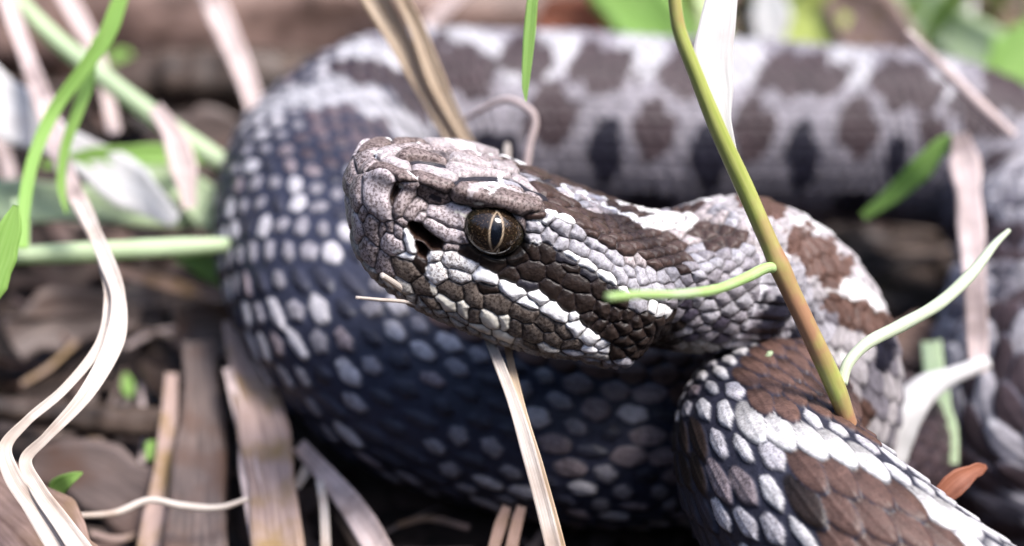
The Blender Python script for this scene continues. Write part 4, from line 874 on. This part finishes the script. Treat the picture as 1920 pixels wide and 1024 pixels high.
# ------------------------------------------------------------------ behind the head
ST = 'tan straws crossing behind the head'
blade('tan_straw', 'long tan straw slanting behind the head, its left strand', 'straw', [(695, -20, 18.4, .17), (745, 70, 18.6, .17), (795, 160, 18.8, .17), (850, 250, 19, .14), (905, 340, 19.2, .12)], M_TAN, ST, fold=.4)
blade('tan_straw', 'long tan straw slanting behind the head, its right strand', 'straw', [(745, -20, 18.3, .10), (780, 50, 18.5, .11), (818, 150, 18.7, .13), (860, 235, 18.9, .10), (915, 330, 19.1, .08)], M_TAN, ST, fold=.4)
blade('dry_stalk', 'blurred grey dry stalk leaning right behind the tan straws', 'straw', [(870, -20, 27, .12), (830, 20, 27, .13), (800, 50, 27, .1)], M_PINK, n=20)
stalk('kinked_straw', 'thin kinked straw arching above the head behind it', 'straw', [(868, 226, 19, .03), (905, 205, 18.8, .04), (945, 188, 18.6, .045), (965, 190, 18.5, .045), (998, 212, 18.4, .05), (1003, 230, 18.4, .05), (993, 270, 18.4, .05), (985, 330, 18.4, .05)], M_PINK)
stalk('straw_stub', 'short upright cream straw stub just behind the head', 'straw', [(951, 268, 18.4, .03), (950, 285, 18.4, .055), (950, 320, 18.4, .055)], M_STRAW, n=20)
blade('grass_blade', 'thin bright green blade hanging from the top above the head', 'grass blade', [(1000, -20, 15.6, .07), (993, 60, 15.6, .065), (988, 120, 15.6, .05), (985, 165, 15.6, .035), (986, 190, 15.6, .008)], M_GREEN)
# ------------------------------------------------------------------ straws touching the chin
blade('chin_straw', 'long split straw hanging from under the chin to the bottom, left strand', 'straw', [(905, 610, 15.6, .04), (935, 680, 15.3, .06), (965, 760, 15.0, .065), (1000, 880, 14.8, .07), (1045, 1060, 14.6, .08)], M_STRAW, 'split straw under the chin', fold=.3)
blade('chin_straw', 'long split straw hanging from under the chin to the bottom, right strand', 'straw', [(948, 630, 15.7, .03), (962, 700, 15.4, .04), (985, 790, 15.1, .045), (1015, 890, 14.9, .045), (1060, 1060, 14.7, .05)], M_TAN, 'split straw under the chin', fold=.3)
stalk('chin_twig', 'thin straw sticking out left below the chin, level', 'straw', [(668, 558, 14.3, .016), (710, 562, 14.6, .02), (770, 568, 15, .02), (820, 590, 15.4, .03), (860, 610, 15.6, .03)], M_STRAW, n=40)
stalk('chin_twig', 'short straw stub poking out beside the lower lip, slanting down', 'straw', [(716, 516, 14.55, .03), (740, 532, 14.75, .035), (775, 560, 15.1, .03), (820, 595, 15.4, .03)], M_STRAW, n=40)
# ------------------------------------------------------------------ plant in front, at right
ps_ = stalk('tall_plant', 'tall yellow-green stem with red tint crossing in front of the neck', 'plant', [(1262, -30, 14.0, .062), (1272, 50, 14.05, .068), (1305, 140, 14.15, .075), (1345, 240, 14.3, .085), (1400, 360, 14.5, .093), (1445, 462, 14.58, .095), (1462, 500, 14.6, .112), (1480, 540, 14.63, .098), (1520, 625, 14.7, .098), (1566, 725, 14.82, .108), (1580, 762, 14.88, .097), (1612, 860, 15.1, .08), (1622, 910, 16.2, .07)], M_STEM, n=140, ns=20, bump=.03)
M_TEND = fibre('tendril_green', (.36, .56, .16), (.52, .68, .30), transl=.3, c3=(.50, .62, .36))
stalk('side_shoot', None, None, [(1463, 503, 14.6, .055), (1440, 502, 14.5, .055), (1400, 520, 14.25, .055), (1345, 542, 13.8, .05), (1270, 552, 13.2, .045), (1200, 553, 12.7, .04), (1140, 557, 12.2, .036)], M_TEND, parent=ps_, ns=14)
M_PTEND = fibre('pale_tendril', (.52, .60, .40), (.70, .74, .58), transl=.3, c3=(.60, .66, .52))
stalk('side_shoot', None, None, [(1578, 720, 14.85, .06), (1588, 685, 14.9, .062), (1620, 648, 15.0, .065), (1690, 610, 15.2, .07), (1760, 570, 15.4, .072), (1820, 515, 15.6, .065), (1868, 455, 15.8, .045), (1892, 432, 15.9, .025)], M_PTEND, parent=ps_, ns=14)
blade('sheath_leaf', None, None, [(1358, -40, 14.5, .17), (1345, 40, 14.45, .2), (1335, 110, 14.4, .22), (1345, 170, 14.4, .17), (1358, 225, 14.42, .07), (1378, 290, 14.5, .03), (1398, 340, 14.6, .008)], M_WHITE, parent=ps_, fold=.2, twist=.35)
stalk('bleached_stalk', 'thick bleached white stem rising right of the front coil', 'stem', [(1635, 940, 18.2, .22), (1662, 850, 18.2, .27), (1692, 780, 18.2, .27), (1735, 730, 18.3, .19), (1785, 705, 18.4, .12), (1850, 680, 18.6, .10)], M_WHITE)
blade('grass_blade', 'short green blade standing behind the bleached white stem', 'grass blade', [(1745, 640, 20, .12), (1755, 720, 19.6, .14), (1775, 800, 19.2, .13), (1780, 870, 19, .1)], M_PALEG)
blade('dry_stalk', 'pink dry stalk standing upright near the right edge', 'straw', [(1800, 250, 20.6, .12), (1812, 330, 20.2, .2), (1822, 450, 19.6, .17), (1830, 580, 19, .14), (1835, 700, 18.5, .12)], M_PINK)
blade('grass_blade', 'green blade with a dry bend, folded left of the pink stalk', 'grass blade', [(1805, 262, 20.6, .08), (1770, 272, 20.7, .14), (1725, 318, 20.9, .17), (1680, 360, 21.2, .14), (1620, 405, 21.5, .05)], M_GREEN)
blade('red_leaf', 'small curled reddish brown leaf between the front and right coils', 'leaf', [(1722, 960, 15.7, .04), (1760, 935, 15.6, .11), (1800, 900, 15.6, .12), (1830, 882, 15.7, .08), (1850, 875, 15.8, .02)], M_RED, fold=.5)
blade('dry_leaf', 'tan dead leaf in the gap right of the neck bend', 'leaf', [(1640, 640, 22.5, .2), (1700, 640, 22.5, .4), (1770, 650, 22.5, .3)], M_DRY2)
stalk('dry_stalk', 'blurred straw lying across the back coil at upper right', 'straw', [(1700, 60, 21.5, .06), (1770, 130, 21.4, .08), (1840, 200, 21.3, .09), (1900, 255, 21.2, .07)], M_PINK)
# blurred plants along the top right
BGp = 'blurred plants behind the snake at upper right'
blade('grass_blade', 'wide bright green blade leaning at the top behind the back coil', 'grass blade', [(1130, -60, 30, .5), (1190, 10, 30, .8), (1250, 70, 29.5, .7), (1290, 110, 29.3, .4)], M_GREEN, BGp)
blade('broad_leaf', 'broad yellow-green leaf at the top, right of the plant stem', 'leaf', [(1470, -40, 33, .6), (1500, 20, 32.5, 1.2), (1530, 80, 32, .9), (1560, 120, 31.8, .3)], fibre('yellow_green', (.45, .52, .12), (.62, .68, .24), transl=.4), BGp)
blade('dry_stalk', 'pale upright dry stalk standing between green leaves at the top', 'straw', [(1440, -40, 31, .4), (1445, 30, 31, .42), (1440, 110, 31, .3)], M_WHITE, BGp, n=24)
blade('dead_leaf', 'reddish brown dead leaf at the top behind the back coil', 'dead leaf', [(1560, -10, 32, .4), (1620, 40, 31.5, .9), (1690, 100, 31, .5), (1740, 130, 31, .3)], M_DRY2, BGp)
blade('dead_leaf', 'rusty dead leaf at the top, right of the thin green blade', 'dead leaf', [(1010, 20, 34, .3), (1080, 50, 33.5, .8), (1150, 60, 33, .5)], M_RED, BGp)
blade('grass_blade', 'pale green blade crossing the top right corner', 'grass blade', [(1650, -40, 34, .5), (1740, 30, 33, .6), (1830, 90, 32, .6), (1940, 170, 31, .5)], M_PALEG, BGp)
blade('grass_blade', 'yellow green blade at the right edge above the coil', 'grass blade', [(1960, 60, 30, .5), (1900, 120, 30, .7), (1850, 150, 30, .3)], M_GREEN, BGp)
blade('white_leaf', 'bleached leaf lying level along the very top, right half', 'leaf', [(1020, -30, 36, .3), (1120, 10, 35, .4), (1200, 60, 34, .35), (1270, 90, 33, .2)], M_STRAW, BGp)
blade('white_leaf', 'pale upright leaf at the top right, left of the corner', 'leaf', [(1790, -60, 33, .3), (1800, 10, 33, .35), (1790, 70, 32.5, .2)], M_WHITE, BGp)

_x, _y, _d = proj(BV.reshape(-1, 3)); _m = (np.hypot(_x - 1444, _y - 663) < 5); _p = BV.reshape(-1, 3)[np.where(_m)[0][_d[_m].argmin()]]; _dd = float((_p - CAM) @ AX_F) - .03
blade('leaf_fragment', 'tiny yellow-green leaf scrap stuck on the brown blotch of the front coil', 'leaf', [(1436, 668, _dd, .01), (1442, 664, _dd - .01, .035), (1449, 659, _dd, .01)], M_PALEG, n=14)
